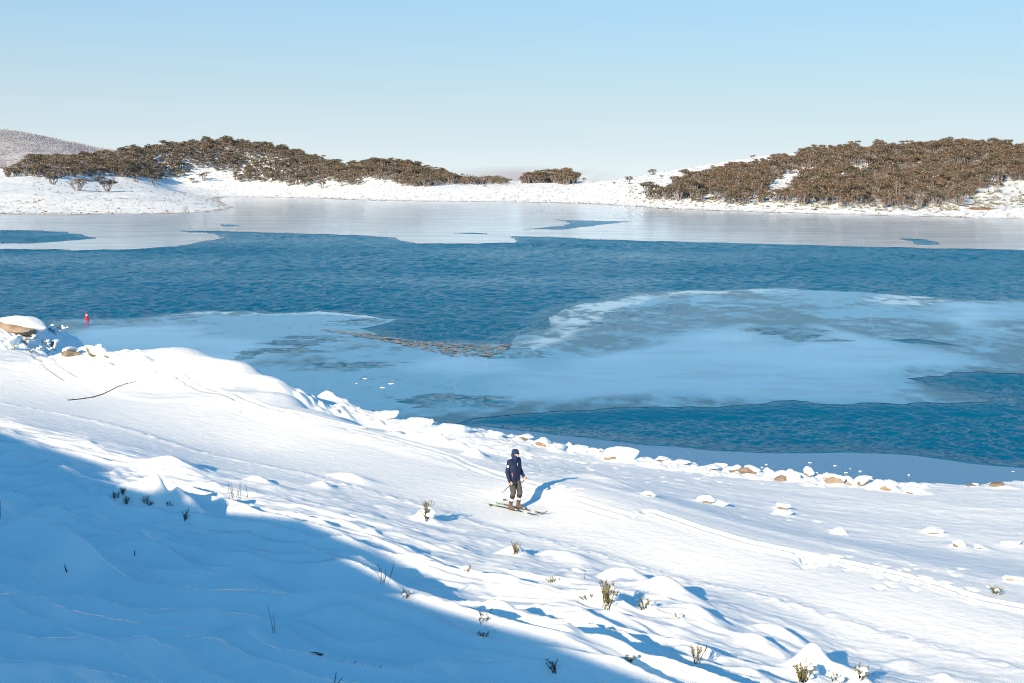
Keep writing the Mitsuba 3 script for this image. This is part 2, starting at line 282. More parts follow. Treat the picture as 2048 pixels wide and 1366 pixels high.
# drifts in the hollow and on the open slope: crest lines run from left to right, a little towards the viewer
ca, sa = math.cos(math.radians(-20)), math.sin(math.radians(-20))
A, B = X * ca + Y * sa, -X * sa + Y * ca
Bw = B + 0.45 * n2(A * 0.25, B * 0.3, 5) + 0.18 * n2(A * 0.9, B * 0.8, 6)
slope_w = sstep(31.0, 27.0, D) * sstep(11, 13, D)
r1 = np.clip(1 - np.abs(n2(A * 0.16, Bw * 0.62, 21)), 0, 1); r2_ = np.clip(1 - np.abs(n2(A * 0.33, Bw * 1.35, 22)), 0, 1)
H += slope_w * ((-0.17 + 0.50 * r1 ** 3.0 + 0.20 * r2_ ** 3.0) * (0.38 + 0.62 * sstep(27.5, 24.0, D)) + 0.50 * n2(A * 0.10, B * 0.34, 23) * sstep(26, 21, D))
H += slope_w * 0.02 * (1 - np.abs(n2(A * 0.8, Bw * 3.2, 24))) ** 2
hum_w = sstep(21.5, 24, D) * sstep(31.6, 30.8, D) * sstep(-30, -14, U)
H += hum_w * (0.06 * n2(U * 0.6, D * 0.8, 31) + 0.028 * f2(U * 1.7, D * 1.9, 32, 3))
path_w = sstep(32.0, 32.6, D + 0.25 * n2(U * 0.15, D * 0, 40)) * sstep(37.6, 37.0, D + 0.3 * n2(U * 0.12, D * 0, 41))
H += path_w * (0.004 * n2(U * 0.5, D * 7, 42) + 0.005 * n2(U * 2.5, D * 16, 43) - 0.05)
edge_w = np.exp(-((D - 32.25 + 0.25 * n2(U * 0.15, D * 0, 40)) / 0.28) ** 2)
H += 0.6 * edge_w * (0.05 + 0.05 * n2(U * 3.0, D * 4.0, 44) + 0.04 * n2(U * 8.0, D * 8.0, 45))
open_w = sstep(37.2, 38.2, D)
H += open_w * sstep(70, 60, D) * (0.07 * n2(A * 0.14, B * 0.32, 51) + 0.025 * (1 - np.abs(n2(A * 0.3, Bw * 0.8, 52))) ** 2 + 0.012 * n2(U * 1.8, D * 2.2, 53))
H += inn * (1 - 0.6 * path_w) * (0.008 * n2(X * 4.0, Y * 4.0, 61) + 0.012 * np.clip(f2(A * 1.1, B * 4.5, 62, 2), 0, 1) ** 1.5)
add_bumps(mound_w)
add_bumps(HUM, lambda r2: np.exp(-r2 ** 1.3 * 1.8), True)
add_bumps(RUB, lambda r2: np.exp(-r2 ** 1.6 * 1.6), True)
add_bumps(DENTS)
add_bumps([(*ud(*ground_hit(b[0], b[1], base)[:2]), b[2] * 0.018, b[3] * 0.008) for b in BOULDERS if b[0] > 250], most=True)
tree_in = None
flat = inn.ravel()
XYin = np.stack([X.ravel()[flat], Y.ravel()[flat]], 1)
Hf = H.ravel(); add = np.zeros(flat.sum())
for pix, half, depth in TRACKS:
    w = line_world(pix); k = cKDTree(w)
    dist, _ = k.query(XYin, distance_upper_bound=0.6)
    ok = np.isfinite(dist); dd = dist[ok]
    add[ok] += -depth * np.exp(-((dd - half) / 0.06) ** 2) + 0.3 * depth * np.exp(-((dd - half - 0.14) / 0.07) ** 2)
Hf[flat] += add
H = Hf.reshape(H.shape)
# flat packed snow where the skier stands
def ground_z(x, y):
    u, d = ud(np.asarray(x, float), np.asarray(y, float))
    i = np.interp(u, us, np.arange(len(us))); j = np.interp(d, ds, np.arange(len(ds)))
    return float(map_coordinates(H, [np.atleast_1d(i), np.atleast_1d(j)], order=1)[0]) if np.ndim(x) == 0 else map_coordinates(H, [i, j], order=1)
def on_snow(px, py):
    d = ray(px, py); t = np.linspace(10, 90, 6000); q = CAM + d * t[:, None]
    k = np.argmax(q[:, 2] < ground_z(q[:, 0], q[:, 1])); return q[k]

sk = on_snow(1029, 1019.5); w = np.exp(-(np.hypot(X - sk[0], Y - sk[1]) / 1.45) ** 6); H = H * (1 - w) + (sk[2] - 0.01) * w
unseen_ridge = []
for e in EDGE:
    g = on_snow(*e); u0, d0 = ud(g[0], g[1]); su, sd = ud(SUN[0] + O[0], SUN[1] + O[1]); t = -d0 / sd
    unseen_ridge.append((u0 + su * t, g[2] + SUN[2] * t))
unseen_ridge = np.array(sorted(unseen_ridge)); j13 = np.searchsorted(ds, HILL_D); R_ = unseen_ridge_z(us)[:, None]
H[:, :j13] = np.where(ds[None, :j13] < 0, R_ + 0.10 * ds[None, :j13], R_ + (H[:, j13:j13 + 1] - R_) * np.clip(ds[None, :j13] / HILL_D, 0, 1))
V = np.stack([X, Y, H], -1).reshape(-1, 3)
FACES = grid_faces(len(us), len(ds))
ztri = V[FACES][:, :, 2].max(1)
FACES = FACES[ztri > -1.2]
struct('snow_slope', (V, FACES), 'm_snow', smooth=True)
# ------------------------------------------------------------------ lake: water sheet, ice sheets
def rough_poly(poly, seed, amp=1.0):
    """A polygon's outline with jagged breaks, in world metres; amp grows with the distance."""
    out = []
    for ring in [poly.exterior, *poly.interiors]:
        c = np.array(ring.coords)[:, :2]; q = []
        for a, b in zip(c[:-1], c[1:]):
            n = max(1, int(np.linalg.norm(b - a) / 0.5)); n = min(n, 260)
            q.append(a + (b - a) * (np.arange(n) / n)[:, None])
        q = np.vstack(q)
        s = amp * (2.0 * f2(q[:, 0] * 0.16, q[:, 1] * 0.08, seed, 5)), amp * (4.0 * f2(q[:, 0] * 0.16, q[:, 1] * 0.08, seed + 7, 5))
        out.append(q + np.stack(s, 1))
    p = Polygon(out[0], out[1:]).buffer(0)
    return p
def pxpoly(pts, holes=()):
    w = lambda q: [tuple(at_z(x, y, 0.0)[:2]) for x, y in q]
    return Polygon(w(pts), [w(h) for h in holes]).buffer(0)
def sheet(name, poly, z, mat, label=None):
    ms = []
    for g in getattr(poly, 'geoms', [poly]):
        if g.area < 0.05: continue
        v, f = trimesh.creation.triangulate_polygon(g.simplify(0.02), engine='earcut')
        ms.append(trimesh.Trimesh(np.column_stack([v, np.full(len(v), z)]), f, process=False))
    m = cat(ms); n = m.face_normals[:, 2].mean()
    f = m.faces if n > 0 else m.faces[:, ::-1]
    return struct(name, (m.vertices, f), mat, label=label)
FAR_EDGE = [(-500, 455), (0, 460), (80, 461), (130, 464), (178, 473), (188, 477), (130, 483), (60, 487), (-300, 489), (-300, 501), (0, 499), (60, 498), (150, 500), (280, 498), (335, 493), (400, 485), (450, 475), (430, 468), (350, 462), (440, 462), (560, 466), (700, 470), (790, 475),
            (803, 483), (830, 487), (960, 487), (1036, 485), (1040, 482), (1014, 472), (1100, 474), (1200, 479), (1350, 483), (1500, 487), (1800, 495), (2048, 500), (2700, 515)]
LEADS = [[(1042, 459), (1118, 460), (1213, 448), (1262, 443), (1104, 439), (1138, 444), (1130, 451)], [(905, 466), (940, 466), (985, 469), (940, 468.5)], [(437, 449), (470, 450), (496, 453), (450, 453)], [(1800, 477), (1850, 479), (1890, 490), (1838, 490)]]
far = pxpoly(FAR_EDGE + [(2700, 385), (-500, 385)])
far = rough_poly(far, 3, 0.6)
for k, l in enumerate(LEADS): far = far.difference(rough_poly(pxpoly(l), 40 + k, 0.6))
sheet('far_ice', far, 0.012, 'm_ice_far')
NEAR = [(60, 655), (130, 640), (250, 637), (350, 627), (480, 624), (640, 625), (740, 630), (790, 637), (770, 647), (715, 660), (830, 688), (900, 684), (960, 690), (1018, 690), (1060, 672), (1112, 652), (1085, 633), (1150, 610), (1230, 596), (1340, 584), (1530, 578), (1700, 583), (1900, 597), (2048, 603), (2600, 615),
        (2600, 780), (2048, 748), (1880, 741), (1815, 757), (1850, 766), (1920, 784), (1946, 796), (1900, 806), (1500, 809), (1200, 817), (1000, 832), (880, 858), (700, 880), (300, 800), (100, 720)]
near = rough_poly(pxpoly(NEAR, [[(1800, 683), (1840, 680), (1912, 688), (1840, 691)]]), 9, 0.55)
DARK = [[(500, 740), (470, 722), (560, 702), (640, 674), (690, 682), (640, 700), (560, 735)], [(610, 737), (690, 723), (800, 719), (720, 733), (640, 744)], [(1165, 672), (1200, 640), (1262, 612), (1345, 598), (1400, 602), (1310, 640), (1240, 672)],
        [(1525, 668), (1600, 655), (1655, 655), (1650, 680), (1580, 684)], [(1400, 606), (1500, 594), (1510, 610), (1440, 616)], [(660, 650), (700, 640), (760, 640), (720, 652)], [(1015, 706), (1030, 698), (1060, 704), (1040, 712)], [(870, 800), (930, 795), (945, 803), (900, 808)]]
hrng = np.random.default_rng(55); holes = []
for k, q in enumerate(DARK):
    pq = pxpoly(q); b = pq.bounds
    for _ in range(int(min(60, 8 + pq.area / 9))):     # broken leads and wet holes with ragged outlines
        c = (hrng.uniform(b[0], b[2]), hrng.uniform(b[1], b[3]))
        if not pq.buffer(1.5).contains(Point(c)): continue
        rx, ry = hrng.uniform(0.5, 2.6), hrng.uniform(0.3, 1.6); a = np.linspace(0, 2 * np.pi, 40)[:-1]
        rr = 1 + 0.5 * n2(np.cos(a) * 1.6 + 9 * k, np.sin(a) * 1.6 + len(holes), 301) + 0.25 * n2(np.cos(a) * 4 + k, np.sin(a) * 4 + len(holes), 302)
        holes.append(Polygon(np.column_stack([c[0] + rx * rr * np.cos(a), c[1] + ry * rr * np.sin(a)])).buffer(0))
near_whole = near
wet = ops.unary_union([rough_poly(pxpoly(q), 120 + k, 1.0).buffer(-0.9) for k, q in enumerate(DARK)] + holes).intersection(near_whole.buffer(-0.5))
for g in getattr(wet, 'geoms', [wet]): pass
sheet('thin_ice', near, 0.012, 'm_ice_thin')
sheet('wet_ice', wet, 0.018, 'm_ice_wet', label='dark wet rippled patches on the thin ice')
SM = [[(60, 665), (160, 655), (280, 655), (400, 660), (520, 670), (575, 683), (540, 700), (440, 730), (300, 760), (100, 720)],
      [(1130, 748), (1180, 716), (1240, 690), (1340, 665), (1480, 643), (1530, 665), (1560, 680), (1645, 681), (1650, 650), (1760, 666), (1850, 692), (1935, 712), (1900, 738), (1812, 752), (1805, 760), (1930, 788), (1890, 800), (1600, 804), (1350, 811), (1150, 816), (1060, 800)],
      [(1900, 640), (1912, 617), (2048, 610), (2500, 620), (2500, 760), (2048, 706), (1990, 676), (1940, 656)],
      [(830, 728), (930, 726), (1040, 745), (1060, 770), (940, 775), (840, 760)]]
FR = [[(1085, 633), (1150, 610), (1230, 596), (1340, 584), (1530, 578), (1620, 580), (1480, 588), (1330, 594), (1230, 625), (1130, 672), (1060, 708), (1018, 708), (1030, 690), (1060, 680), (1112, 655)],
      [(300, 634), (350, 627), (480, 624), (640, 625), (740, 630), (790, 637), (700, 634), (600, 632), (470, 629), (380, 632)],
      [(1740, 600), (1790, 587), (1900, 600), (1930, 606), (1840, 612), (1780, 612)]]
def metres(pts): return [tuple(float(round(c, 2)) for c in at_z(x, y, 0.0)[:2]) for x, y in pts]
NEARW = metres([q for q in NEAR if q[0] < 2300])
SMW, FRW = [metres(q) for q in SM], [metres(q) for q in FR]
def sd_poly(x, y, pts):
    d, sg = mi.Float(1e9), mi.Float(1.0)
    for (ax, ay), (bx, by) in zip(pts, pts[1:] + pts[:1]):
        ex, ey = bx - ax, by - ay
        wx, wy = x - ax, y - ay
        t = dr.clip((wx * ex + wy * ey) / (ex * ex + ey * ey), 0, 1)
        qx, qy = wx - ex * t, wy - ey * t
        d = dr.minimum(d, qx * qx + qy * qy)
        c1, c2, c3 = y >= ay, y < by, ex * wy > ey * wx
        sg = dr.select((c1 & c2 & c3) | ((~c1) & (~c2) & (~c3)), -sg, sg)
    return sg * dr.sqrt(d)
def thin_col(p, n, uv):
    """Clear thin ice: dark where water shows through, paler where it is thicker, frost along the pushed-up rims, hair cracks."""
    x, y = p.x, p.y
    a, b, c = mikit.fbm(x * 0.10, y * 0.055, 1.0, 4), mikit.fbm(x * 0.10, y * 0.055, 31.0, 4), mikit.fbm(x * 0.35, y * 0.22, 5.0, 4)
    wx, wy = x + 7 * (a - 0.5), y + 16 * (b - 0.5)
    sm = mi.Float(1e9)
    for q in SMW: sm = dr.minimum(sm, sd_poly(wx, wy, q))
    fr = mi.Float(1e9)
    for q in FRW: fr = dr.minimum(fr, sd_poly(x + 2.5 * (a - 0.5), y + 6 * (b - 0.5), q))
    thick = mikit.smoothstep(2.4, -2.4, sm + 4 * (c - 0.5)) * mikit.smoothstep(0.2, 4.5, -sd_poly(x, y, NEARW) + 3 * (c - 0.5))
    mott = mikit.fbm(wx * 0.06, wy * 0.10, 3.0, 5) * 0.55 + c * 0.25 + 0.20 * mikit.fbm(x * 1.3, y * 0.8, 8.0, 3)
    thin = mikit.mix((0.0, 0.058, 0.125), (0.052, 0.215, 0.40), mikit.smoothstep(0.42, 0.57, mott))
    clear = mikit.mix((0.100, 0.285, 0.50), (0.128, 0.33, 0.56), mikit.smoothstep(0.35, 0.65, mikit.fbm(x * 0.05, y * 0.07, 1.0, 3)))
    clear = clear * (1 - 0.14 * mikit.smoothstep(0.52, 0.78, mikit.fbm(x * 0.16 + 9, y * 0.5, 2.0, 4)))
    col = mikit.mix(thin, clear, thick)
    v1, v2, _ = mikit.voronoi(wx * 0.055, wy * 0.035)
    crack = mikit.smoothstep(0.016, 0.004, v2 - v1) * mikit.smoothstep(0.45, 0.6, a) * 0.14
    frost = mikit.smoothstep(1.0, -0.8, fr + 3.5 * (c - 0.5)) * mikit.smoothstep(0.36, 0.58, 0.6 * c + 0.4 * mikit.fbm(x * 1.1, y * 0.6, 3.0, 3))
    return mikit.mix(col, (0.26, 0.43, 0.56), dr.maximum(crack, frost * 0.95))
scene['m_ice_thin'] = ice(mikit.proc(thin_col), 0.22, 1.0, spec=0.12, bf= lambda p, n, uv: 0.020 * mikit.fbm(p.x * 1.4, p.y * 1.2, 0.0, 3))
SHORE_ICE = [(900, 852), (1000, 862), (1070, 866), (1200, 880), (1300, 893), (1450, 905), (1560, 909), (1660, 906), (1800, 911), (1940, 926), (2048, 936), (2500, 960), (2500, 1010), (2048, 990), (1500, 975), (1000, 900)]
shore = rough_poly(pxpoly(SHORE_ICE), 95, 0.12)
sheet('shore_ice', shore, 0.012, 'm_ice_shore')

def outline(poly): return np.vstack([np.array([r_.interpolate(t).coords[0] for t in np.arange(0, r_.length, 0.5)]) for g in getattr(poly, 'geoms', [poly]) for r_ in [g.exterior, *g.interiors]])
rim_tree = cKDTree(np.vstack([outline(p_) for p_ in (far, near_whole, shore)]))
def ripples(x, y, fine_):
    gust = 0.55 + 0.75 * (0.5 + 0.5 * n2(x * 0.02, y * 0.03, 201)) + 0.35 * n2(x * 0.07, y * 0.05, 202)
    far_ = sstep(60, 130, y)
    h = (0.065 + 0.13 * far_) * n2(x * 0.42 + 0.2 * y, y * 0.36, 203) + (0.06 + 0.075 * far_) * n2(x * 0.95 - 0.3 * y, y * 0.80, 204)
    if fine_ > 0: h = h + fine_ * (0.055 * n2(x * 1.9 + 0.5 * y, y * 1.7, 205) + 0.036 * n2(x * 3.7 - y, y * 3.3, 206))
    q = np.stack([x.ravel(), y.ravel()], 1); dist = rim_tree.query(q, distance_upper_bound=7.0)[0].reshape(x.shape)
    calm = sstep(0.3, 3.2, np.where(np.isfinite(dist), dist, 7.0))                  # ripples die away towards the ice
    import shapely
    under = np.zeros(x.shape, bool)
    for p_ in (far, near_whole, shore):
        for g_ in getattr(p_, 'geoms', [p_]):
            q_ = g_.simplify(0.15).buffer(-0.25)
            if not q_.is_empty: shapely.prepare(q_); under |= shapely.contains_xy(q_, x, y)
    return np.where(under, -0.30, -0.004 - 0.20 * calm + 0.7 * gust * h * calm)
wv, wf, off = [], [], 0
for y0, y1, d0, d1, dx, half, fine_ in [(40, 66, 0.10, 0.14, 0.11, 31, 1.0), (66, 105, 0.18, 0.28, 0.19, 48, 1.0), (105, 160, 0.32, 0.5, 0.32, 73, 0.7), (160, 310, 0.5, 0.9, 0.5, 142, 0.0)]:
    ys = [y0]
    while ys[-1] < y1: ys.append(ys[-1] + d0 + (d1 - d0) * (ys[-1] - y0) / (y1 - y0))
    ys[-1] = y1; xs = np.arange(-half, half + dx, dx); XX, YY = np.meshgrid(xs, np.array(ys), indexing='ij')
    wv.append(np.stack([XX, YY, ripples(XX, YY, fine_)], -1).reshape(-1, 3)); wf.append(grid_faces(len(xs), len(ys)) + off); off += len(wv[-1])
    for xa, xb in ((-2500, xs[0]), (xs[-1], 2500)):
        wv.append(np.array([[xa, y0, -0.2], [xb, y0, -0.2], [xb, y1, -0.2], [xa, y1, -0.2]])); wf.append(np.array([[0, 1, 2], [0, 2, 3]]) + off); off += 4
# beyond the rippled part in view the lake goes on as a level sheet just below the ripples' troughs
wv.append(np.array([[-2500, 20, -0.36], [2500, 20, -0.36], [2500, 310, -0.36], [-2500, 310, -0.36], [-2500, 310, -0.008], [2500, 310, -0.008], [2500, 3000, -0.008], [-2500, 3000, -0.008]])); wf.append(np.array([[0, 1, 2], [0, 2, 3], [4, 5, 6], [4, 6, 7]]) + off)
struct('lake_water', (np.vstack(wv), np.vstack(wf)), 'm_water', smooth=True)
# ------------------------------------------------------------------ far shore and hills
def zpy(py, D_): return EYE - (py - HORIZON) * D_ / F
COLS = {  # photo column: distance and height (as the row it shows at, or ('z', metres))
    -500: [(450, 'z', 0), (540, 405), (640, 378), (800, 352), (1000, 330), (1250, 345)],
    0: [(450, 'z', 0), (540, 405), (640, 380), (760, 358), (950, 338), (1250, 350)], 100: [(450, 'z', 0), (540, 403), (650, 382), (780, 356), (950, 328), (1250, 345)],
    200: [(450, 'z', 0), (540, 402), (680, 386), (850, 366), (1060, 322), (1250, 335)], 300: [(452, 'z', 0), (540, 405), (700, 390), (870, 377), (1000, 350), (1100, 306), (1250, 330)],
    350: [(460, 'z', 0), (540, 408), (700, 'z', 2.6), (850, 'z', 3.2), (960, 'z', 4.5), (1030, 366), (1120, 300), (1300, 325)], 420: [(490, 'z', 0), (560, 'z', 1.6), (680, 'z', 1.0), (800, 'z', 0.4), (960, 'z', 0.6), (1010, 385), (1080, 343), (1170, 292), (1350, 325)],
    455: [(540, 'z', -0.1), (575, 'z', 0.4), (620, 'z', -0.4), (950, 'z', -0.3), (990, 'z', 0.4), (1020, 387), (1080, 353), (1180, 292), (1350, 325)],
    500: [(500, 'z', -1), (960, 'z', -0.3), (990, 'z', 0.4), (1020, 387), (1080, 360), (1180, 295), (1350, 325)], 600: [(500, 'z', -1), (925, 'z', 0), (980, 385), (1040, 361), (1150, 314), (1350, 340)],
    690: [(500, 'z', -1), (870, 'z', 0), (930, 385), (1000, 362), (1100, 343), (1350, 360)], 770: [(500, 'z', -1), (790, 'z', 0), (850, 385), (930, 362), (1050, 332), (1350, 355)],
    860: [(500, 'z', -1), (760, 'z', 0), (830, 380), (900, 368), (1020, 351), (1350, 364)], 920: [(500, 'z', -1), (745, 'z', 0), (830, 378), (950, 367), (1350, 364)],
    1000: [(500, 'z', -1), (738, 'z', 0), (820, 377), (950, 367), (1350, 363)], 1100: [(480, 'z', -1), (700, 'z', 0), (800, 377), (900, 364.5), (1350, 364)],
    1180: [(460, 'z', -1), (670, 'z', 0), (760, 378), (860, 362), (1350, 364)], 1240: [(440, 'z', -1), (640, 'z', 0), (720, 376), (820, 360), (1350, 364)],
    1300: [(430, 'z', -1), (590, 'z', 0), (660, 380), (760, 362), (850, 350), (1350, 350)], 1400: [(420, 'z', -1), (525, 'z', 0), (570, 393), (650, 372), (760, 350), (900, 334), (1350, 345)],
    1500: [(410, 'z', -1), (497, 'z', 0), (535, 400), (600, 382), (700, 352), (900, 317), (1350, 335)], 1600: [(400, 'z', -1), (470, 'z', 0), (505, 404), (570, 385), (680, 350), (760, 322), (900, 307), (1350, 330)],
    1700: [(390, 'z', -1), (443, 'z', 0), (480, 408), (540, 388), (640, 345), (720, 314), (900, 301), (1350, 320)], 1800: [(380, 'z', -1), (430, 'z', 0), (465, 409), (520, 390), (620, 345), (720, 312), (900, 297), (1350, 320)],
    1900: [(380, 'z', -1), (415, 'z', 0), (450, 410), (500, 390), (600, 348), (700, 307), (900, 297), (1350, 320)], 2048: [(360, 'z', -1), (395, 'z', 0), (430, 413), (480, 390), (600, 347), (720, 313), (900, 304), (1350, 325)],
    2600: [(340, 'z', -1), (365, 'z', 0), (400, 413), (480, 390), (600, 347), (720, 313), (900, 304), (1350, 325)]}
Dg = np.arange(340, 1600, 5.0); cols = sorted(COLS); tab = []
for c in cols:
    d_, z_ = [], []
    for e in COLS[c]:
        d_.append(e[0]); z_.append(e[2] if e[1] == 'z' else zpy(e[1], e[0]))
    d_ = [300] + d_; z_ = [min(z_[0], 0) - 1.5] + z_
    d_.append(1600); z_.append(z_[-1] - 6)
    tab.append(PchipInterpolator(d_, z_)(Dg))
tab = np.array(tab)
pg = np.arange(-500, 2601, 20.0)
tab = PchipInterpolator(cols, tab, axis=0)(pg)
tab = gaussian_filter(tab, (1.3, 1.0))
def far_base(x, y):
    px = CX + F * x / np.maximum(y, 1)
    return map_coordinates(tab, [(np.clip(px, -500, 2600) + 500) / 20, (np.clip(y, 340, 1595) - 340) / 5], order=1, mode='nearest')
def fz(x, y): return float(far_z(np.array([float(x)]), np.array([float(y)]))[0])
def far_z(x, y):
    z = far_base(x, y)
    k = sstep(-0.3, 2.0, z)
    return z + k * (1.0 * f2(x * 0.012, y * 0.012, 71, 3) + 0.30 * n2(x * 0.07, y * 0.07, 72)) + sstep(-0.5, 0.6, z) * (0.16 * f2(x * 0.22, y * 0.22, 73, 2)) + 0.15 * n2(x * 0.05, y * 0.05, 74)
fx = np.arange(-760, 760.1, 2.5); fy = np.concatenate([np.arange(350, 1000, 2.5), np.arange(1000, 1500, 6.0)])
FX, FY = np.meshgrid(fx, fy, indexing='ij'); FZ = far_z(FX, FY)
FV = np.stack([FX, FY, FZ], -1).reshape(-1, 3); FF = grid_faces(len(fx), len(fy)); FF = FF[FV[FF][:, :, 2].max(1) > -0.4]
EARTH = at_y(1965, 413, 436.0)[:2]
def far_col(p, n, uv):
    speck = mikit.fbm(p.x * 0.5, p.y * 0.35, p.z * 0.8, 4)
    earth = mikit.smoothstep(0.42, 0.12, p.z + 0.25 * mikit.noise(p.x * 0.3, p.y * 0.3))
    t = dr.maximum(mikit.smoothstep(0.57, 0.72, speck) * 0.55, earth * 0.85)
    ox, oy = (p.x - EARTH[0]) / 5.0, (p.y - EARTH[1]) / 7.0
    if True:
        o = mikit.smoothstep(1.0, 0.5, ox * ox + oy * oy + 0.6 * (mikit.noise(p.x * 0.3, p.y * 0.15) - 0.5))
        return mikit.mix(mikit.mix(SNOW, (0.20, 0.16, 0.12), t), (0.36, 0.26, 0.15), o)
    return mikit.mix(SNOW, (0.20, 0.15, 0.10), t)
scene['m_far'] = {'type': 'diffuse', 'reflectance': mikit.proc(far_col)}
struct('far_shore', (FV, FF), 'm_far', smooth=True)

# ------------------------------------------------------------------ snow gums
def leaf_cloud(r, centre, radii, n, size, up=0.5):
    """n leaf-spray triangles spread through the outer half of a flattened dome."""
    d = r.normal(size=(n, 3)); d /= np.linalg.norm(d, axis=1, keepdims=True); d[:, 2] = np.abs(d[:, 2]) * 1.15 - 0.25
    c = centre + d * radii * r.uniform(0.55, 1.08, (n, 1))
    a = r.normal(size=(n, 3)); a[:, 2] *= 0.6; a /= np.linalg.norm(a, axis=1, keepdims=True)
    b = r.normal(size=(n, 3)); b = np.cross(a, b); b /= np.linalg.norm(b, axis=1, keepdims=True)
    s = size * r.uniform(0.6, 1.35, (n, 1))
    return np.stack([c - a * s, c + a * s * 0.8 + b * s * 0.35, c + b * s * 0.95], 1).reshape(-1, 3)
def soup(tri):
    return trimesh.Trimesh(tri, np.arange(len(tri)).reshape(-1, 3), process=False)
def gum(seed, h=5.0, spread=2.4, clumps=10, per=70, leaf=0.34, snow=60, stems=4, twigs=26):
    r = np.random.default_rng(seed)
    tips, wood = [], []
    for k in range(stems):
        a = 2 * np.pi * (k + r.uniform(-0.3, 0.3)) / stems; lean = r.uniform(0.35, 0.8) * spread
        b = np.array([0.15 * math.cos(a), 0.15 * math.sin(a), -0.3]); e = np.array([lean * math.cos(a), lean * math.sin(a), h * r.uniform(0.58, 0.88)])
        m = (b + e) / 2 + np.array([*r.normal(0, 0.12, 2), -0.1]) + np.array([math.cos(a), math.sin(a), 0]) * 0.18 * lean
        wood.append(tube([b, m, e], [0.19, 0.15, 0.09], 4, False)); tips.append(e)
        for _ in range(2):
            s0 = m + (e - m) * r.uniform(0.0, 0.6); f = s0 + np.array([*(r.normal(0, 0.45, 2) * spread * 0.6 + 0.3 * np.array([math.cos(a), math.sin(a)])), h * r.uniform(0.18, 0.34)])
            wood.append(tube([s0, (s0 + f) / 2 + r.normal(0, 0.06, 3), f], [0.12, 0.09, 0.06], 3, False)); tips.append(f)
    while len(tips) < clumps: tips.append(tips[r.integers(len(tips))] + np.array([*r.normal(0, 0.7, 2), r.uniform(-0.5, 0.4)]))
    for _ in range(twigs):
        a = r.uniform(0, 2 * np.pi); q = np.array([math.cos(a), math.sin(a), 0]) * spread * r.uniform(0.2, 0.95); b = q * 0.8 + [0, 0, h * r.uniform(0.3, 0.75)]; e = q * 1.05 + [*r.normal(0, 0.2, 2), h * r.uniform(0.75, 1.12)]
        s_ = np.cross(e - b, r.normal(size=3)); s_ *= 0.06 / np.linalg.norm(s_); wood.append(trimesh.Trimesh([b - s_, b + s_, e], [[0, 1, 2]], process=False))
    crown, white = [], []
    for c in tips[:clumps]:
        rad = np.array([1, 1, 0.5]) * spread * r.uniform(0.32, 0.5)
        crown.append(leaf_cloud(r, c, rad, per, leaf))
        white.append(leaf_cloud(r, c + [0, 0, rad[2] * 0.15], rad * 1.0, max(1, snow // clumps), leaf * 0.55))
    return soup(np.vstack(crown)), cat(wood), soup(np.vstack(white))
for k, (c, e) in enumerate([((0.152, 0.128, 0.092), 1), ((0.126, 0.124, 0.090), 1), ((0.172, 0.134, 0.106), 1), ((0.168, 0.158, 0.148), 1), ((0.108, 0.104, 0.078), 1), ((0.138, 0.114, 0.088), 1)]):
    scene[f'm_gum_leaf_{k}'] = two({'type': 'diffuse', 'reflectance': rgb(*c)})
scene['m_gum_bark'] = two({'type': 'diffuse', 'reflectance': rgb(0.20, 0.20, 0.21)})
scene['m_frost_wood'] = two({'type': 'diffuse', 'reflectance': rgb(0.42, 0.40, 0.42)})
GUMS = []
for k, (h, sp, cl, per, sn, leafm) in enumerate([(5.2, 2.7, 11, 62, 45, 0), (4.6, 2.3, 9, 66, 40, 1), (5.6, 2.5, 11, 60, 40, 2), (4.2, 2.6, 9, 60, 70, 1), (4.8, 2.2, 8, 52, 130, 3), (3.6, 2.4, 8, 36, 60, 3), (6.4, 3.4, 14, 60, 60, 4), (4.4, 2.0, 7, 60, 30, 5), (5.4, 2.2, 7, 10, 30, 3), (2.6, 1.9, 7, 60, 40, 2)]):
    c, w, s = gum(100 + k, h, sp, cl, int(per * 1.5), 0.25, int(sn * 1.4), 4 + k % 2)
    GUMS.append(f'gum_kind_{k}')
    scene[GUMS[-1]] = {'type': 'shapegroup', 'crown': mikit.ply(c, f'm_gum_leaf_{leafm}'), 'trunk': mikit.ply(w, 'm_gum_bark'), 'snow_flecks': mikit.ply(s, 'm_snow_flake')}  # the white sprays are flecks of snow lying on the crown
def stand(key, kind, x, y, z, rot, sx, sz):
    scene[key] = {'type': 'instance', 'g': {'type': 'ref', 'id': kind}, 'to_world': T().translate([float(x), float(y), float(z)]).rotate([0, 0, 1], float(rot)).scale([float(sx), float(sx), float(sz)])}
FOREST = {
    'left': [(10, 352), (60, 330), (140, 322), (250, 305), (330, 284), (430, 279), (520, 294), (600, 312), (690, 346), (725, 372), (640, 364), (590, 368), (480, 366), (440, 350), (400, 350), (300, 358), (200, 352), (100, 356)],
    'middle': [(695, 332), (770, 320), (830, 332), (900, 360), (918, 369), (820, 374), (770, 366), (705, 352)],
    'right': [(1284, 400), (1300, 388), (1350, 378), (1450, 346), (1560, 323), (1660, 305), (1800, 302), (1900, 298), (2300, 310), (2300, 355), (2090, 362), (2010, 372), (1960, 388), (1920, 410), (1860, 418), (1700, 415), (1560, 408), (1470, 410), (1400, 406), (1310, 403)],
    'strip': [(900, 362), (1012, 363), (1018, 369.5), (900, 370)],
    'saddle': [(1028, 363), (1080, 357), (1140, 359), (1155, 366), (1100, 367), (1045, 368)]}
CLEAR = [[(1530, 378), (1575, 352), (1640, 335), (1652, 340), (1605, 362), (1570, 392), (1540, 398)], [(1940, 400), (1975, 372), (2060, 360), (2060, 420)], [(1690, 345), (1730, 330), (1750, 332), (1715, 350)], [(390, 340), (470, 345), (460, 360), (380, 362)]]
CLEAR = [Polygon(c) for c in CLEAR]
trng = np.random.default_rng(23); near_trees, rest = [], []
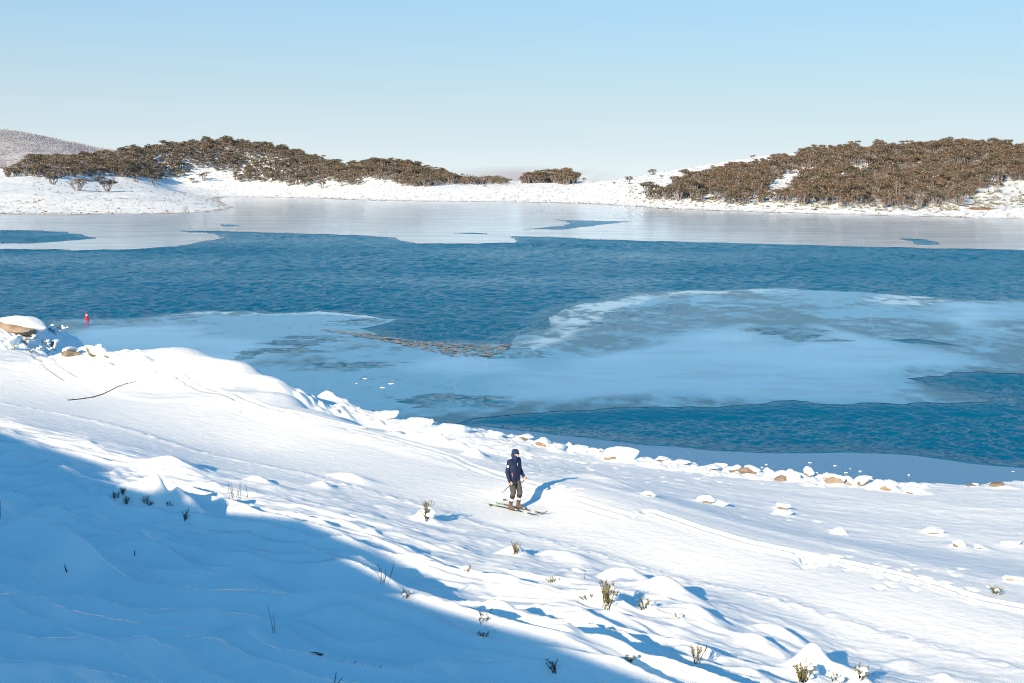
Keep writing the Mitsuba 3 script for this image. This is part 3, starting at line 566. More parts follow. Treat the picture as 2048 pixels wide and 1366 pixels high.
for hill, poly in FOREST.items():
    pl = Polygon(poly); x0, _, x1, _ = pl.bounds
    dmin, dmax, gap = {'left': (760, 1230, 5.2), 'middle': (800, 1120, 5.0), 'right': (420, 800, 4.7), 'saddle': (820, 960, 4.8), 'strip': (880, 1010, 5.5)}[hill]
    yy, got = dmin, []
    while yy < dmax:
        for xx in np.arange((x0 - CX) / F * yy, min((x1 - CX) / F * yy, 420 if hill == 'right' else 1e9), gap):
            x, y = xx + trng.uniform(-0.45, 0.45) * gap, yy + trng.uniform(-0.45, 0.45) * gap
            got.append((x, y))
        yy += gap
    got = np.array(got); z = far_z(got[:, 0], got[:, 1]); px, py = project(np.column_stack([got, z]))
    edge = 5 * n2(px * 0.02, py * 0.08, 5)
    for (x, y), zz, a, b, e in zip(got, z, px, py, edge):
        q = Point(a, b + e)
        if zz < 1.0 or not pl.contains(q) or any(c.contains(q) for c in CLEAR): continue
        dens = {'right': 0.80, 'left': 0.92, 'middle': 0.8, 'saddle': 0.9, 'strip': 0.75}[hill]
        if trng.random() > dens: continue
        (near_trees if -30 < a < 2078 else rest).append((y, x, zz, hill, a, b))
near_trees.sort()
SOLO = [  # column, row of the foot, height in pixels, kind, label
    (106, 369, 24, 3, 'broad snow gum standing alone left of the bare spreading one, behind the left snow bank'), (154, 381, 27, 5, 'thin spreading snow gum with bare twisted stems showing on the left snow bank'), (215, 383, 31, 3, 'single umbrella shaped snow gum on the left snow bank'),
    (273, 364, 20, 0, 'left one of two dark bushy snow gums below the big left hill'), (309, 370, 23, 1, 'right one of two dark bushy snow gums below the big left hill'), (407, 361, 17, 0, 'small snow gum in the clearing under the crest of the left hill'), (386, 366, 12, 4, 'frosted little snow gum left of the small one in the hillside clearing'),
    (578, 372, 15, 3, 'low snow gum below the left hill, leftmost of four in a row'), (612, 373, 16, 1, 'low snow gum below the left hill, second of four in a row'), (644, 377, 17, 2, 'low snow gum below the left hill, third of four in a row'), (683, 373, 17, 0, 'low snow gum below the left hill, rightmost of four in a row'),
    (1258, 368, 16, 2, 'lone brown snow gum on the bare snow slope left of the right hill'), (1228, 368, 5, 1, 'tiny dark bush beside the lone brown snow gum'), (969, 374, 5, 1, 'tiny bush in the middle of the bare far snow bank'), (1306, 350, 13, 5, 'thin frosted snow gum on the skyline left of the right hill'), (1324, 358, 9, 4, 'small frosted snow gum below the skyline left of the right hill'), (1169, 361, 9, 4, 'sparse little snow gum at the right end of the saddle grove'),
    (1505, 317, 8, 5, 'bare scrubby gum on the white skyline of the right hill'), (1994, 385, 24, 2, 'round brown snow gum alone in the snowy clearing on the right edge')]
for px, py, hp, kind, lab in SOLO:
    d = ray(px, py); t = np.linspace(380, 1300, 3000); q = CAM + d * t[:, None]; hit = q[:, 2] < far_z(q[:, 0], q[:, 1])
    k = np.argmax(hit) if hit.any() else np.argmin(np.abs(t - 860))
    x, y = q[k, :2]; s = hp * y / F / [5.2, 4.6, 5.6, 4.2, 4.8, 3.6][kind]
    key = thing('snow_gum', lab, 'tree'); stand(key, GUMS[kind], x, y, fz(x, y) - 0.1, trng.uniform(0, 360), s * 1.15, s)
WHERE = {'left': ('olive brown snow gum in the snow dusted wood on the left hill', 'snow gums on the left hill'), 'middle': ('brown snow gum in the wood on the small middle hill', 'snow gums on the middle hill'),
         'right': ('brown leaved snow gum with pale stems in the wood on the right hill', 'snow gums on the right hill'), 'strip': ('low scrubby snow gum in the thin line on the far skyline', 'snow gums of the skyline line'), 'saddle': ('brown snow gum in the small grove on the far saddle skyline', 'snow gums of the saddle grove')}
for i, (y, x, z, hill, a, b) in enumerate(near_trees + rest):
    w = n2(np.array([x * 0.02]), np.array([y * 0.02]), 9)[0]
    pick = {'right': [0, 2, 7, 5, 1, 6, 9, 8, 3], 'left': [3, 4, 1, 0, 6, 4, 8, 9, 7], 'middle': [0, 3, 4, 1, 6, 9, 8, 3, 2], 'saddle': [0, 3, 1, 2, 6, 4, 8, 9, 7], 'strip': [3, 4, 3, 5, 9, 4, 8, 9, 3]}[hill]
    kind = GUMS[pick[int(np.clip(3.5 + 3.2 * w + trng.normal(0, 2.6), 0, 8))]]
    s = 0.64 + 0.86 * trng.random() ** 1.4
    s *= {'right': 1.0, 'left': 1.15, 'middle': 1.15, 'saddle': 1.35, 'strip': 1.0}[hill]
    if i < 280:
        lab, grp = WHERE[hill]
        if hill == 'right': side = 'left' if a < 1560 else 'middle' if a < 1800 else 'right'; lab, grp = f'brown snow gum in the lower front rows of the right hill wood, {side} part', f'snow gums low on the right hill, {side} part'
        key = thing('snow_gum', lab, 'tree', grp)
    else:
        key = numbered('snow_gum_forest__001') if False else f'snow_gum_forest__{i:04d}'
    stand(key, kind, x, y, z - 0.15, trng.uniform(0, 360), s * trng.uniform(0.9, 1.15), s)
labels['snow_gum_forest'] = {'kind': 'stuff', 'label': 'brown snow gum wood covering the far hills'}
print('trees', len(near_trees), len(rest))
# low scrub under and between the trees on the right, and heath tufts on the far banks
r = np.random.default_rng(5)
scene['m_scrub'] = two({'type': 'diffuse', 'reflectance': rgb(0.13, 0.12, 0.05)})
scene['scrub_kind'] = {'type': 'shapegroup', 'leaves': mikit.ply(soup(leaf_cloud(r, np.array([0, 0, 0.15]), np.array([0.9, 0.9, 0.55]), 60, 0.24)), 'm_scrub'), 'snow_flecks': mikit.ply(soup(leaf_cloud(r, np.array([0, 0, 0.25]), np.array([0.8, 0.8, 0.5]), 14, 0.2)), 'm_snow_flake')}  # white sprays here are snow caught in the scrub
SCRUB = [(1290, 2060, [(1290, 395), (1400, 402), (1600, 406), (1700, 412), (1850, 414), (1940, 412), (2060, 400)], 7, 430), (1940, 2060, [(1940, 400), (2060, 385)], 14, 90), (1250, 1330, [(1250, 380), (1330, 392)], 8, 60), (560, 720, [(560, 372), (720, 376)], 4, 25), (60, 330, [(60, 375), (330, 378)], 10, 40), (1530, 1650, [(1530, 390), (1650, 338)], 8, 40)]
n = 0
for x0, x1, line, sd, cnt in SCRUB:
    lx, ly = np.array(line).T
    for _ in range(cnt):
        px = r.uniform(x0, x1); py = np.interp(px, lx, ly) + r.normal(0, sd)
        d = ray(px, py); t = np.linspace(380, 1000, 400); q = CAM + d * t[:, None]; hit = q[:, 2] < far_z(q[:, 0], q[:, 1])
        if not hit.any(): continue
        x, y, z = q[np.argmax(hit)]
        if z < 0.8: continue
        n += 1; stand(f'heath_scrub__{n:03d}', 'scrub_kind', x, y, fz(x, y), r.uniform(0, 360), r.uniform(0.5, 1.2), r.uniform(0.5, 1.2))
labels['heath_scrub'] = {'kind': 'stuff', 'label': 'olive heath scrub along the foot of the far hills'}
# stones on the far shores: one mesh
ball = trimesh.creation.icosphere(subdivisions=0, radius=1.0); sv, sf = [], []
cand = np.column_stack([r.uniform(-330, 330, 40000), r.uniform(400, 1000, 40000)]); cz = far_z(cand[:, 0], cand[:, 1]); cpx = CX + F * cand[:, 0] / cand[:, 1]
keep = (cz > 0.02) & (r.random(len(cz)) < np.where(cz < 0.5, 0.9, np.where(cz < 4, 0.45, 0.10))) & (cpx > -60) & (cpx < 2110)
for (x, y), z in zip(cand[keep][:8000], cz[keep][:8000]):
    s = r.uniform(0.12, 0.42) * (1.8 if r.random() < 0.05 else 1)
    sv.append(ball.vertices * r.uniform(0.7, 1.3, 3) * [s, s, s * 0.7] + [x, y, z]); sf.append(ball.faces + 12 * (len(sv) - 1))
scene['m_far_stone'] = {'type': 'diffuse', 'reflectance': rgb(0.16, 0.14, 0.12)}
struct('shore_stones', (np.vstack(sv), np.vstack(sf)), 'm_far_stone', kind='stuff', label='small dark stones scattered over the far snowy banks')
# the high frosted mountain at the far left
mx = np.arange(-1700, -480, 14.0); my = np.arange(2100, 3300, 24.0); MX, MY = np.meshgrid(mx, my, indexing='ij')
def mount_z(x, y):
    px = CX + F * x / y
    top = EYE - (np.interp(px, [-400, -150, 0, 60, 130, 200, 250, 330, 420], [235, 245, 262, 268, 282, 297, 306, 325, 355]) - HORIZON) * 2650 / F
    return top * sstep(2050, 2650, y) * sstep(3500, 2700, y) + 4.0 * f2(x * 0.01, y * 0.01, 91, 4)
MZ = mount_z(MX, MY)
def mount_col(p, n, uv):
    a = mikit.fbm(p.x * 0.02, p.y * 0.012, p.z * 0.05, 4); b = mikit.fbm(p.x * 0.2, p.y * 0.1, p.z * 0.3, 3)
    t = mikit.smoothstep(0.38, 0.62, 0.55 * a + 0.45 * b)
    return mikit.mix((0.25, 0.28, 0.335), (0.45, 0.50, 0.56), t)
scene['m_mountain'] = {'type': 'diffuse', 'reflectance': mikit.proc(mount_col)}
struct('mountain', (np.stack([MX, MY, MZ], -1).reshape(-1, 3), grid_faces(len(mx), len(my))), 'm_mountain', smooth=True, label='high grey frosted mountain at the far left')
N = 9000; x = r.uniform(-1600, -640, N); y = r.uniform(2150, 2800, N); z = mount_z(x, y); h = r.uniform(2, 4.5, N); w = r.uniform(0.5, 1.1, N)
base_ = np.column_stack([x, y, z]); tri = np.stack([base_ + np.column_stack([-w, 0 * w, 0 * w]), base_ + np.column_stack([w, 0 * w, 0 * w]), base_ + np.column_stack([r.normal(0, 1, N), r.normal(0, 1, N), h])], 1).reshape(-1, 3)
tri2 = np.stack([base_ + np.column_stack([0 * w, -w, 0 * w]), base_ + np.column_stack([0 * w, w, 0 * w]), base_ + np.column_stack([r.normal(0, 1, N), r.normal(0, 1, N), h])], 1).reshape(-1, 3)
scene['m_dead_wood'] = two({'type': 'diffuse', 'reflectance': rgb(0.36, 0.39, 0.44)})
struct('frosted_forest', soup(np.vstack([tri, tri2])), 'm_dead_wood', kind='stuff', label='grey leafless frosted forest on the far left mountain')

# ------------------------------------------------------------------ boulders with snow caps
def rock_col(base_c, dark):
    def fn(p, n, uv):
        a = mikit.fbm(p.x * 3, p.y * 3, p.z * 3, 3); b = mikit.noise(p.x * 25, p.y * 25, p.z * 25)
        return mikit.mix(dark, base_c, mikit.smoothstep(0.25, 0.7, 0.7 * a + 0.3 * b))
    return mikit.proc(fn)
scene['m_rock_tan'] = {'type': 'diffuse', 'reflectance': rock_col((0.34, 0.30, 0.25), (0.19, 0.165, 0.14))}
scene['m_rock_grey'] = {'type': 'diffuse', 'reflectance': rock_col((0.26, 0.25, 0.20), (0.09, 0.09, 0.08))}
AWAY = np.array([0.42, 0.80, 0.0]); AWAY /= np.linalg.norm(AWAY)
def boulder_meshes(seed, w, h, dpt, cover, n):
    r = np.random.default_rng(seed)
    p = r.normal(size=(15, 3)); p /= np.linalg.norm(p, axis=1, keepdims=True); p *= r.uniform(0.85, 1.1, (15, 1))
    p = p * [w / 2, dpt / 2, h * 0.62] + [0, 0, h * 0.33]
    man = m3.Manifold.hull_points(p.tolist())
    size = max(w, dpt); man = man.refine_to_length(size / 11)
    mm = man.to_mesh(); v, f = np.array(mm.vert_properties[:, :3], float), np.array(mm.tri_verts)
    tm = trimesh.Trimesh(v, f); trimesh.smoothing.filter_taubin(tm, iterations=1)
    v = np.array(tm.vertices); tm.vertices = v + tm.vertex_normals * (0.05 * size * (meshkit.fbm(v * 3.5 / size + seed, 3, seed) - 0.5))[:, None]
    # the cap: the rock's upper part, thicker, lying lower on the side away from the sun
    k_ = 1.34 if cover >= 0.9 else 1.10
    top = (p - [0, 0, h * 0.33]) * [k_, k_, 1.0] + [0, 0, h * 0.33 + 0.07 * h + 0.03] + np.array([0.07, 0.08, 0]) * size
    cap = m3.Manifold.hull_points(top.tolist())
    n = np.array(n, float); n /= np.linalg.norm(n)
    reach = (top - top.mean(0)) @ n; lo, hi = reach.min(), reach.max()
    if cover < 0.9: cap = cap.trim_by_plane(n.tolist(), float(n @ top.mean(0) + lo + (hi - lo) * (0.9 - cover) * 1.05))
    if cap.is_empty(): return tm, None
    cap = cap.refine_to_length(size / 13); mm = cap.to_mesh(); ct = trimesh.Trimesh(np.array(mm.vert_properties[:, :3], float), np.array(mm.tri_verts))
    trimesh.smoothing.filter_laplacian(ct, lamb=0.5, iterations=4)
    v = np.array(ct.vertices); c0 = v.mean(0); v = c0 + (v - c0) * 1.12
    ct.vertices = v + ct.vertex_normals * (0.04 * size * (meshkit.fbm(v * 3 / size + 5, 2, seed) - 0.5))[:, None]
    return tm, ct
def boulder(px, py, wp, hp, cover, label, group=None, mat='m_rock_tan', deep=0.8, sink=0.34, name='boulder', n=(0.75, 0.30, 0.62)):
    g = on_snow(px, py); s = g[1] / F; w, h = wp * s, hp * s * 1.02
    key = thing(name, label, 'rock', group)
    rk, cp = boulder_meshes(int(px * 7 + py), w, h, w * deep, cover, n)
    M = np.eye(4); M[:3, 3] = g + [0, w * deep * 0.35, -sink * h]; M[2, 3] = float(ground_z(M[0, 3], M[1, 3])) - sink * h if cover < 2 else M[2, 3]
    rk.apply_transform(M); part(key, 'stone', rk, mat, smooth=22)
    if cp is not None: cp.apply_transform(M); part(key, 'snow_cap', cp, 'm_snow', smooth=True)
TILTS = {14: (0.05, 0.5, 0.85), 139: (-0.6, 0.45, 0.6), 178: (-0.35, 0.3, 0.9), 1574: (0.5, 0.5, 0.7), 2000: (0.3, 0.3, 0.9)}
for b in BOULDERS: boulder(*b, n=TILTS.get(b[0], (0.75, 0.30, 0.62)))

# ------------------------------------------------------------------ red channel buoy
def lathe(profile, n=20):
    return trimesh.creation.revolve(np.array(profile, float), sections=n)
def plain(name, c, rough=0.5, spec=0.4):
    scene[name] = {'type': 'principled', 'base_color': rgb(*c), 'roughness': rough, 'specular': spec}
    return name
plain('m_buoy_red', (0.62, 0.012, 0.035), 0.4); plain('m_buoy_white', (0.75, 0.72, 0.70), 0.5); plain('m_black', (0.015, 0.015, 0.017), 0.5)
bp = at_z(174, 641, 0.0)
t = thing('buoy', 'red channel buoy floating at the edge of the thin ice', 'buoy')
for nm, prof, mt in [('float', [(0, -0.12), (0.17, -0.12), (0.20, -0.04), (0.20, 0.06), (0.16, 0.11), (0, 0.11)], 'm_buoy_red'), ('body', [(0, 0.112), (0.135, 0.112), (0.145, 0.2), (0.105, 0.44), (0, 0.44)], 'm_buoy_red'),
                     ('band', [(0, 0.441), (0.102, 0.441), (0.09, 0.53), (0, 0.53)], 'm_buoy_white'), ('lantern', [(0, 0.531), (0.06, 0.531), (0.065, 0.62), (0.045, 0.72), (0.012, 0.75), (0.01, 0.83), (0, 0.83)], 'm_buoy_red')]:
    m = lathe(prof); m.apply_translation(bp); part(t, nm, m, mt, smooth=35)

# ------------------------------------------------------------------ skier
SK = on_snow(1029, 1019.5); FWD2 = np.array([EU[0], EU[1], 0]); LEFT = np.array([-FWD2[1], FWD2[0], 0])
def L(x, y, z): return SK + FWD2 * x + LEFT * y + np.array([0, 0, z])
LM = np.eye(4); LM[:3, 0], LM[:3, 1], LM[:3, 3] = FWD2, LEFT, SK
def ball_(c, r_, sc=(1, 1, 1)): return m3.Manifold.sphere(r_, 20).scale(list(sc)).translate([float(q) for q in c])
def bone(a, ra, b, rb): return m3.Manifold.batch_hull([ball_(a, ra), ball_(b, rb)])
def hullof(items): return m3.Manifold.batch_hull([ball_(*i) for i in items])
def join(ms): return m3.Manifold.batch_boolean(ms, m3.OpType.Add)
def skin(ms, length=0.025, it=8):
    m = (join(ms) if isinstance(ms, list) else ms).refine_to_length(length).to_mesh()
    t_ = trimesh.Trimesh(np.array(m.vert_properties[:, :3], float), np.array(m.tri_verts)); trimesh.smoothing.filter_taubin(t_, iterations=it)
    t_.apply_transform(LM); return t_
J = dict(hr=(-.02, -.095, .93), kr=(.05, -.115, .52), ar=(-.06, -.125, .13), hl=(-.02, .095, .93), kl=(.11, .115, .52), al=(.03, .125, .13),
         sr=(-.02, -.185, 1.44), er=(-.05, -.265, 1.14), wr=(.05, -.27, .89), sl=(-.02, .185, 1.44), el=(-.04, .275, 1.15), wl=(.15, .24, .95), nk=(0, 0, 1.50), hd=(.03, .01, 1.655))
GR, GL = np.array((.105, -.255, .835)), np.array((.225, .215, .905))      # centres of the two grips
toL = np.linalg.inv(LM)
def local(p): return (toL @ np.append(p, 1))[:3]
TR, TL = local(on_snow(980, 1012.5)) + [0, 0, .02], local(on_snow(1007.5, 1001.5)) + [0, 0, .02]
HDIR = np.array([math.cos(math.radians(36)), math.sin(math.radians(36)), 0.0]); HSIDE = np.array([-HDIR[1], HDIR[0], 0])
def H_(f, s, u): return np.array(J['hd']) + HDIR * f + HSIDE * s + np.array([0, 0, u])
def hand(w, g, tip, side):
    ax = (g - tip); ax /= np.linalg.norm(ax); w = np.array(w); f = g - w; f -= ax * (f @ ax); f /= np.linalg.norm(f); s = np.cross(ax, f) * side
    ms = [bone(w, .027, g - f * .045 - ax * 0, .030), hullof([(g - f * .034 + ax * .03, .018), (g - f * .034 - ax * .035, .018), (w, .022)])]
    for k in range(4):
        o = g + ax * (.028 - .020 * k); R_ = .026 + .001 * (k == 1)
        pts = [o + R_ * (math.cos(a) * -f + math.sin(a) * s) for a in np.radians([0, 65, 135, 200 + 8 * (k == 1), 250 - 14 * (k == 3)])]
        for a, b in zip(pts[:-1], pts[1:]): ms.append(bone(a, .0095, b, .0085))
    pts = [g - f * .030 + ax * .02, g - s * .028 + ax * .040, g - s * .010 + f * .028 + ax * .046]
    for a, b in zip(pts[:-1], pts[1:]): ms.append(bone(a, .012, b, .010))
    return ms
plain('m_skin', (0.58, 0.40, 0.33), 0.55); plain('m_navy', (0.018, 0.032, 0.085), 0.8, 0.2); plain('m_navy_knit', (0.022, 0.045, 0.115), 0.9, 0.1); plain('m_grey_cloth', (0.078, 0.084, 0.088), 0.9, 0.1); plain('m_light_cloth', (0.34, 0.33, 0.32), 0.9, 0.1)
plain('m_sock', (0.72, 0.69, 0.68), 0.9, 0.1); plain('m_boot', (0.125, 0.10, 0.085), 0.7, 0.2); plain('m_boot_dark', (0.035, 0.03, 0.03), 0.7, 0.3); plain('m_patch', (0.8, 0.8, 0.8), 0.7); plain('m_orange', (0.75, 0.22, 0.12), 0.6); plain('m_ski_green', (0.20, 0.36, 0.19), 0.35); plain('m_ski_dark', (0.04, 0.06, 0.055), 0.35); plain('m_ski_pale', (0.55, 0.60, 0.58), 0.4)
per = thing('person', 'cross country skier in navy jacket and hat with grey knee length trousers', 'person')
body = [hullof([(H_(-.012, 0, .022), .088), (H_(.012, 0, .0), .080), (H_(.035, 0, -.065), .048)]), hullof([(H_(.06, 0, -.08), .030), (H_(.02, 0, -.06), .05)]), hullof([(H_(.088, 0, .015), .010), (H_(.108, 0, -.022), .013), (H_(.085, 0, -.03), .016)]),
        hullof([(H_(-.005, .082, .0), .014), (H_(.0, .084, -.03), .012)]), hullof([(H_(-.005, -.082, .0), .014), (H_(.0, -.084, -.03), .012)]), bone(H_(-.01, 0, -.06), .055, J['nk'], .058),
        hullof([((0, -.13, 1.40), .07), ((0, .13, 1.40), .07), ((0, -.08, 1.1), .09), ((0, .08, 1.1), .09), ((0, -.09, .95), .09), ((0, .09, .95), .09)])]
for s_, sgn in (('r', -1), ('l', 1)):
    body += [bone(J['h' + s_], .075, J['k' + s_], .048), bone(J['k' + s_], .048, J['a' + s_], .035), bone(J['s' + s_], .05, J['e' + s_], .037), bone(J['e' + s_], .037, J['w' + s_], .026)]
body += hand(J['wr'], GR, TR, 1) + hand(J['wl'], GL, TL, -1)
part(per, 'body', skin(body, 0.014, 4), 'm_skin', True)
part(per, 'jacket', skin([hullof([((-.02, -.15, 1.415), .095), ((-.02, .15, 1.415), .095), ((.02, -.10, 1.28), .125), ((.02, .10, 1.28), .125)]), hullof([((.02, -.10, 1.28), .125), ((.02, .10, 1.28), .125), ((.0, -.08, 1.05), .125), ((.0, .08, 1.05), .125)]),
    hullof([((.0, -.08, 1.05), .125), ((.0, .08, 1.05), .125), ((-.01, -.10, .92), .115), ((-.01, .10, .92), .115), ((-.01, -.11, .87), .10), ((-.01, .11, .87), .10)]),
    bone(J['sr'], .078, J['er'], .060), bone(J['er'], .058, J['wr'], .045), bone(J['sl'], .083, J['el'], .066), bone(J['el'], .064, J['wl'], .045), bone((0, 0, 1.44), .09, (0.01, 0, 1.52), .078)]), 'm_navy', True)
part(per, 'neck_gaiter', skin([hullof([((.0, 0, 1.50), .086), ((.015, 0, 1.555), .083)]), hullof([(H_(-.02, 0, -.14), .062), ((.01, 0, 1.51), .083)])]), 'm_navy_knit', True)
part(per, 'hat', skin([hullof([(H_(-.018, 0, .040), .098), (H_(.012, 0, .050), .086), (H_(-.038, 0, -.02), .086), (H_(-.055, 0, -.09), .068)])], 0.02, 6), 'm_navy_knit', True)
gl = [hullof([(H_(.088, .036, .006), .016), (H_(.076, .055, .006), .014)]), hullof([(H_(.088, -.036, .006), .016), (H_(.076, -.055, .006), .014)]), bone(H_(.094, .025, .010), .006, H_(.094, -.025, .010), .006), bone(H_(.074, .062, .010), .006, H_(.0, .088, .012), .006), bone(H_(.074, -.062, .010), .006, H_(.0, -.088, .012), .006)]
part(per, 'sunglasses', skin(gl, 0.012, 1), 'm_black', True)
part(per, 'mouth', skin([bone(H_(.087, .018, -.068), .006, H_(.087, -.018, -.068), .006)], 0.01, 1), 'm_orange', True, label='lips')
def leg(s_): 
    k, a = np.array(J['k' + s_]), np.array(J['a' + s_]); return k, a, k + (a - k) * .22
trou = [hullof([(J['hr'], .112), (J['hl'], .112), ((-.01, -.07, 1.0), .10), ((-.01, .07, 1.0), .10), ((-.05, 0, .92), .11)])]
for s_ in 'rl':
    k, a, q = leg(s_); trou += [bone(J['h' + s_], .108, k, .080), bone(k, .080, q, .072)]
part(per, 'trousers', skin(trou), 'm_grey_cloth', True)
for s_ in 'rl':
    k, a, q = leg(s_); u_ = (a - k) / np.linalg.norm(a - k)
    part(per, 'cuff', skin([bone(q - u_ * .005, .077, q + u_ * .035, .070)], 0.02, 2), 'm_boot_dark', True)
    part(per, 'sock', skin([bone(q + u_ * .03, .060, a - u_ * .05, .046)], 0.02, 3), 'm_sock', True)
    ft = a + np.array([.17, 0, -.055])
    bt = part(per, 'boot', skin([bone(a - u_ * .10, .058, a, .056), bone(a, .056, a + np.array([-.02, 0, -.05]), .048), hullof([(a + np.array([-.03, 0, -.055]), .045), (ft, .040), (a + np.array([.06, 0, -.02]), .05)])], 0.02, 4), 'm_boot', True)
    part(bt, 'sole', skin([hullof([(a + np.array([-.04, 0, -.095]), .036, (1, 1.1, .35)), (ft + np.array([.01, 0, -.038]), .036, (1, 1.1, .35))])], 0.02, 1), 'm_boot_dark', True)
    part(bt, 'collar', skin([bone(a - u_ * .155, .053, a - u_ * .135, .060)], 0.02, 1), 'm_boot_dark', True)
ptc = m3.Manifold.cylinder(.006, .036, .036, 24).rotate([90, 0, 0]).rotate([0, 0, 22]).translate([-.002, -.287, 1.325])
part(per, 'arm_badge', skin(ptc, .02, 0), 'm_patch', label='round white sleeve badge')
part(per, 'pocket_zip', skin([bone((.075, -.195, 1.13), .008, (.085, -.19, 1.02), .008)], .02, 0), 'm_orange', True, label='pink orange pocket zip')
part(per, 'chest_zip', skin([bone((.142, -.03, 1.40), .007, (.150, -.045, 1.33), .007)], .02, 0), 'm_patch', True, label='small pale chest zip')
part(per, 'shirt_hem', skin([hullof([((-.02, -.105, .84), .098), ((-.02, -.06, .84), .10), ((-.015, -.11, .80), .09)])]), 'm_light_cloth', True, label='light grey shirt hem hanging below the jacket')
def ski(y, x0, label):
    key = thing('ski', label, 'ski')
    def seg(a, b, n, zoff=0.0):
        xs = np.linspace(a, b, n); zz = 0.030 + 0.022 * np.cos(np.clip(xs / 0.95, -1, 1) * np.pi / 2) * 0.4 + 0.10 * np.clip((xs - .80) / .25, 0, 1) ** 2; wd = 0.023 * np.where(xs > .95, np.clip((1.06 - xs) / .11, 0.25, 1) ** .5, 1) + 0.004 * np.abs(xs)
        v = []
        for x_, z_, w_ in zip(xs, zz, wd):
            gz = local(np.array([*L(x_ + x0, y, 0)[:2], float(ground_z(*L(x_ + x0, y, 0)[:2]))]))[2] if False else 0.0
            v += [(x_ + x0, y - w_, z_ + gz), (x_ + x0, y + w_, z_ + gz), (x_ + x0, y + w_ * .9, z_ + gz + .018), (x_ + x0, y - w_ * .9, z_ + gz + .018)]
        f = []
        for i in range(n - 1):
            o = 4 * i
            for j in range(4):
                k = (j + 1) % 4; f += [[o + j, o + k, o + 4 + k], [o + j, o + 4 + k, o + 4 + j]]
        f += [[0, 2, 1], [0, 3, 2]]; o = 4 * (n - 1); f += [[o, o + 1, o + 2], [o, o + 2, o + 3]]
        t_ = trimesh.Trimesh(np.array(v), np.array(f)); trimesh.repair.fix_normals(t_); t_.apply_transform(LM); return t_
    part(key, 'tail', seg(-.88, -.55, 10), 'm_ski_green', label='bright green tail'); part(key, 'middle', seg(-.548, .44, 14), 'm_ski_dark'); part(key, 'front', seg(.442, .62, 8), 'm_ski_pale'); part(key, 'tip', seg(.622, 1.04, 12), 'm_ski_dark', label='dark upturned tip')
    b = trimesh.creation.box((.30, .05, .022)); b.apply_translation((x0 + .07, y, .068)); b.apply_transform(LM); part(key, 'binding', b, 'm_ski_pale')
ski(-.125, -.02, 'dark and green ski under the near foot of the skier'); ski(.125, .06, 'dark and green ski under the far foot of the skier')
def pole(g, tip, label):
    key = thing('ski_pole', label, 'ski pole'); ax = g - tip; n_ = np.linalg.norm(ax); ax /= n_
    part(key, 'grip', skin([bone(g + ax * .07, .015, g - ax * .06, .013)], .02, 0), 'm_black', True)
    part(key, 'upper_shaft', skin([bone(g - ax * .055, .0095, g - ax * .52, .009)], .05, 0), 'm_black', True)
    part(key, 'shaft', skin([bone(g - ax * .522, .009, tip, .007)], .05, 0), 'm_buoy_white', True, label='white lower shaft')
    part(key, 'basket', skin([ball_(tip + ax * .05, .045, (1, 1, .45)), bone(tip + ax * .02, .014, tip - ax * .05, .006)], .02, 1), 'm_black', True)
    st = [g + ax * .06, g + ax * .05 + np.array([-.05, 0, .0]), g - ax * .0 + np.array([-.07, 0, -.02]), g - ax * .05 + np.array([-.045, 0, -.02])]
    part(key, 'strap', skin([bone(a, .007, b, .007) for a, b in zip(st[:-1], st[1:])], .03, 0), 'm_ski_pale', True)
pole(GR, TR, "ski pole in the skier's near hand trailing behind"); pole(GL, TL, "ski pole in the skier's far hand trailing behind")

# ------------------------------------------------------------------ plants, twigs and stalks poking out of the near snow
scene['m_heath_leaf'] = two({'type': 'diffuse', 'reflectance': rgb(0.22, 0.21, 0.10)}); scene['m_heath_dark'] = two({'type': 'diffuse', 'reflectance': rgb(0.09, 0.10, 0.06)})  # darker leaf copy; shade painted in for the sprigs that stand in shadow
scene['m_twig'] = {'type': 'diffuse', 'reflectance': rgb(0.16, 0.12, 0.09)}; scene['m_straw'] = {'type': 'diffuse', 'reflectance': rgb(0.42, 0.34, 0.20)}; scene['m_frost_stalk'] = {'type': 'diffuse', 'reflectance': rgb(0.6, 0.6, 0.58)}
def blob(r_, c, rad):
    m = trimesh.creation.icosphere(subdivisions=2); v = m.vertices * rad; v = v * (0.75 + 0.5 * meshkit.fbm(m.vertices * 1.6 + r_.uniform(0, 9), 2, 4))[:, None]; m.vertices = v + c; return m
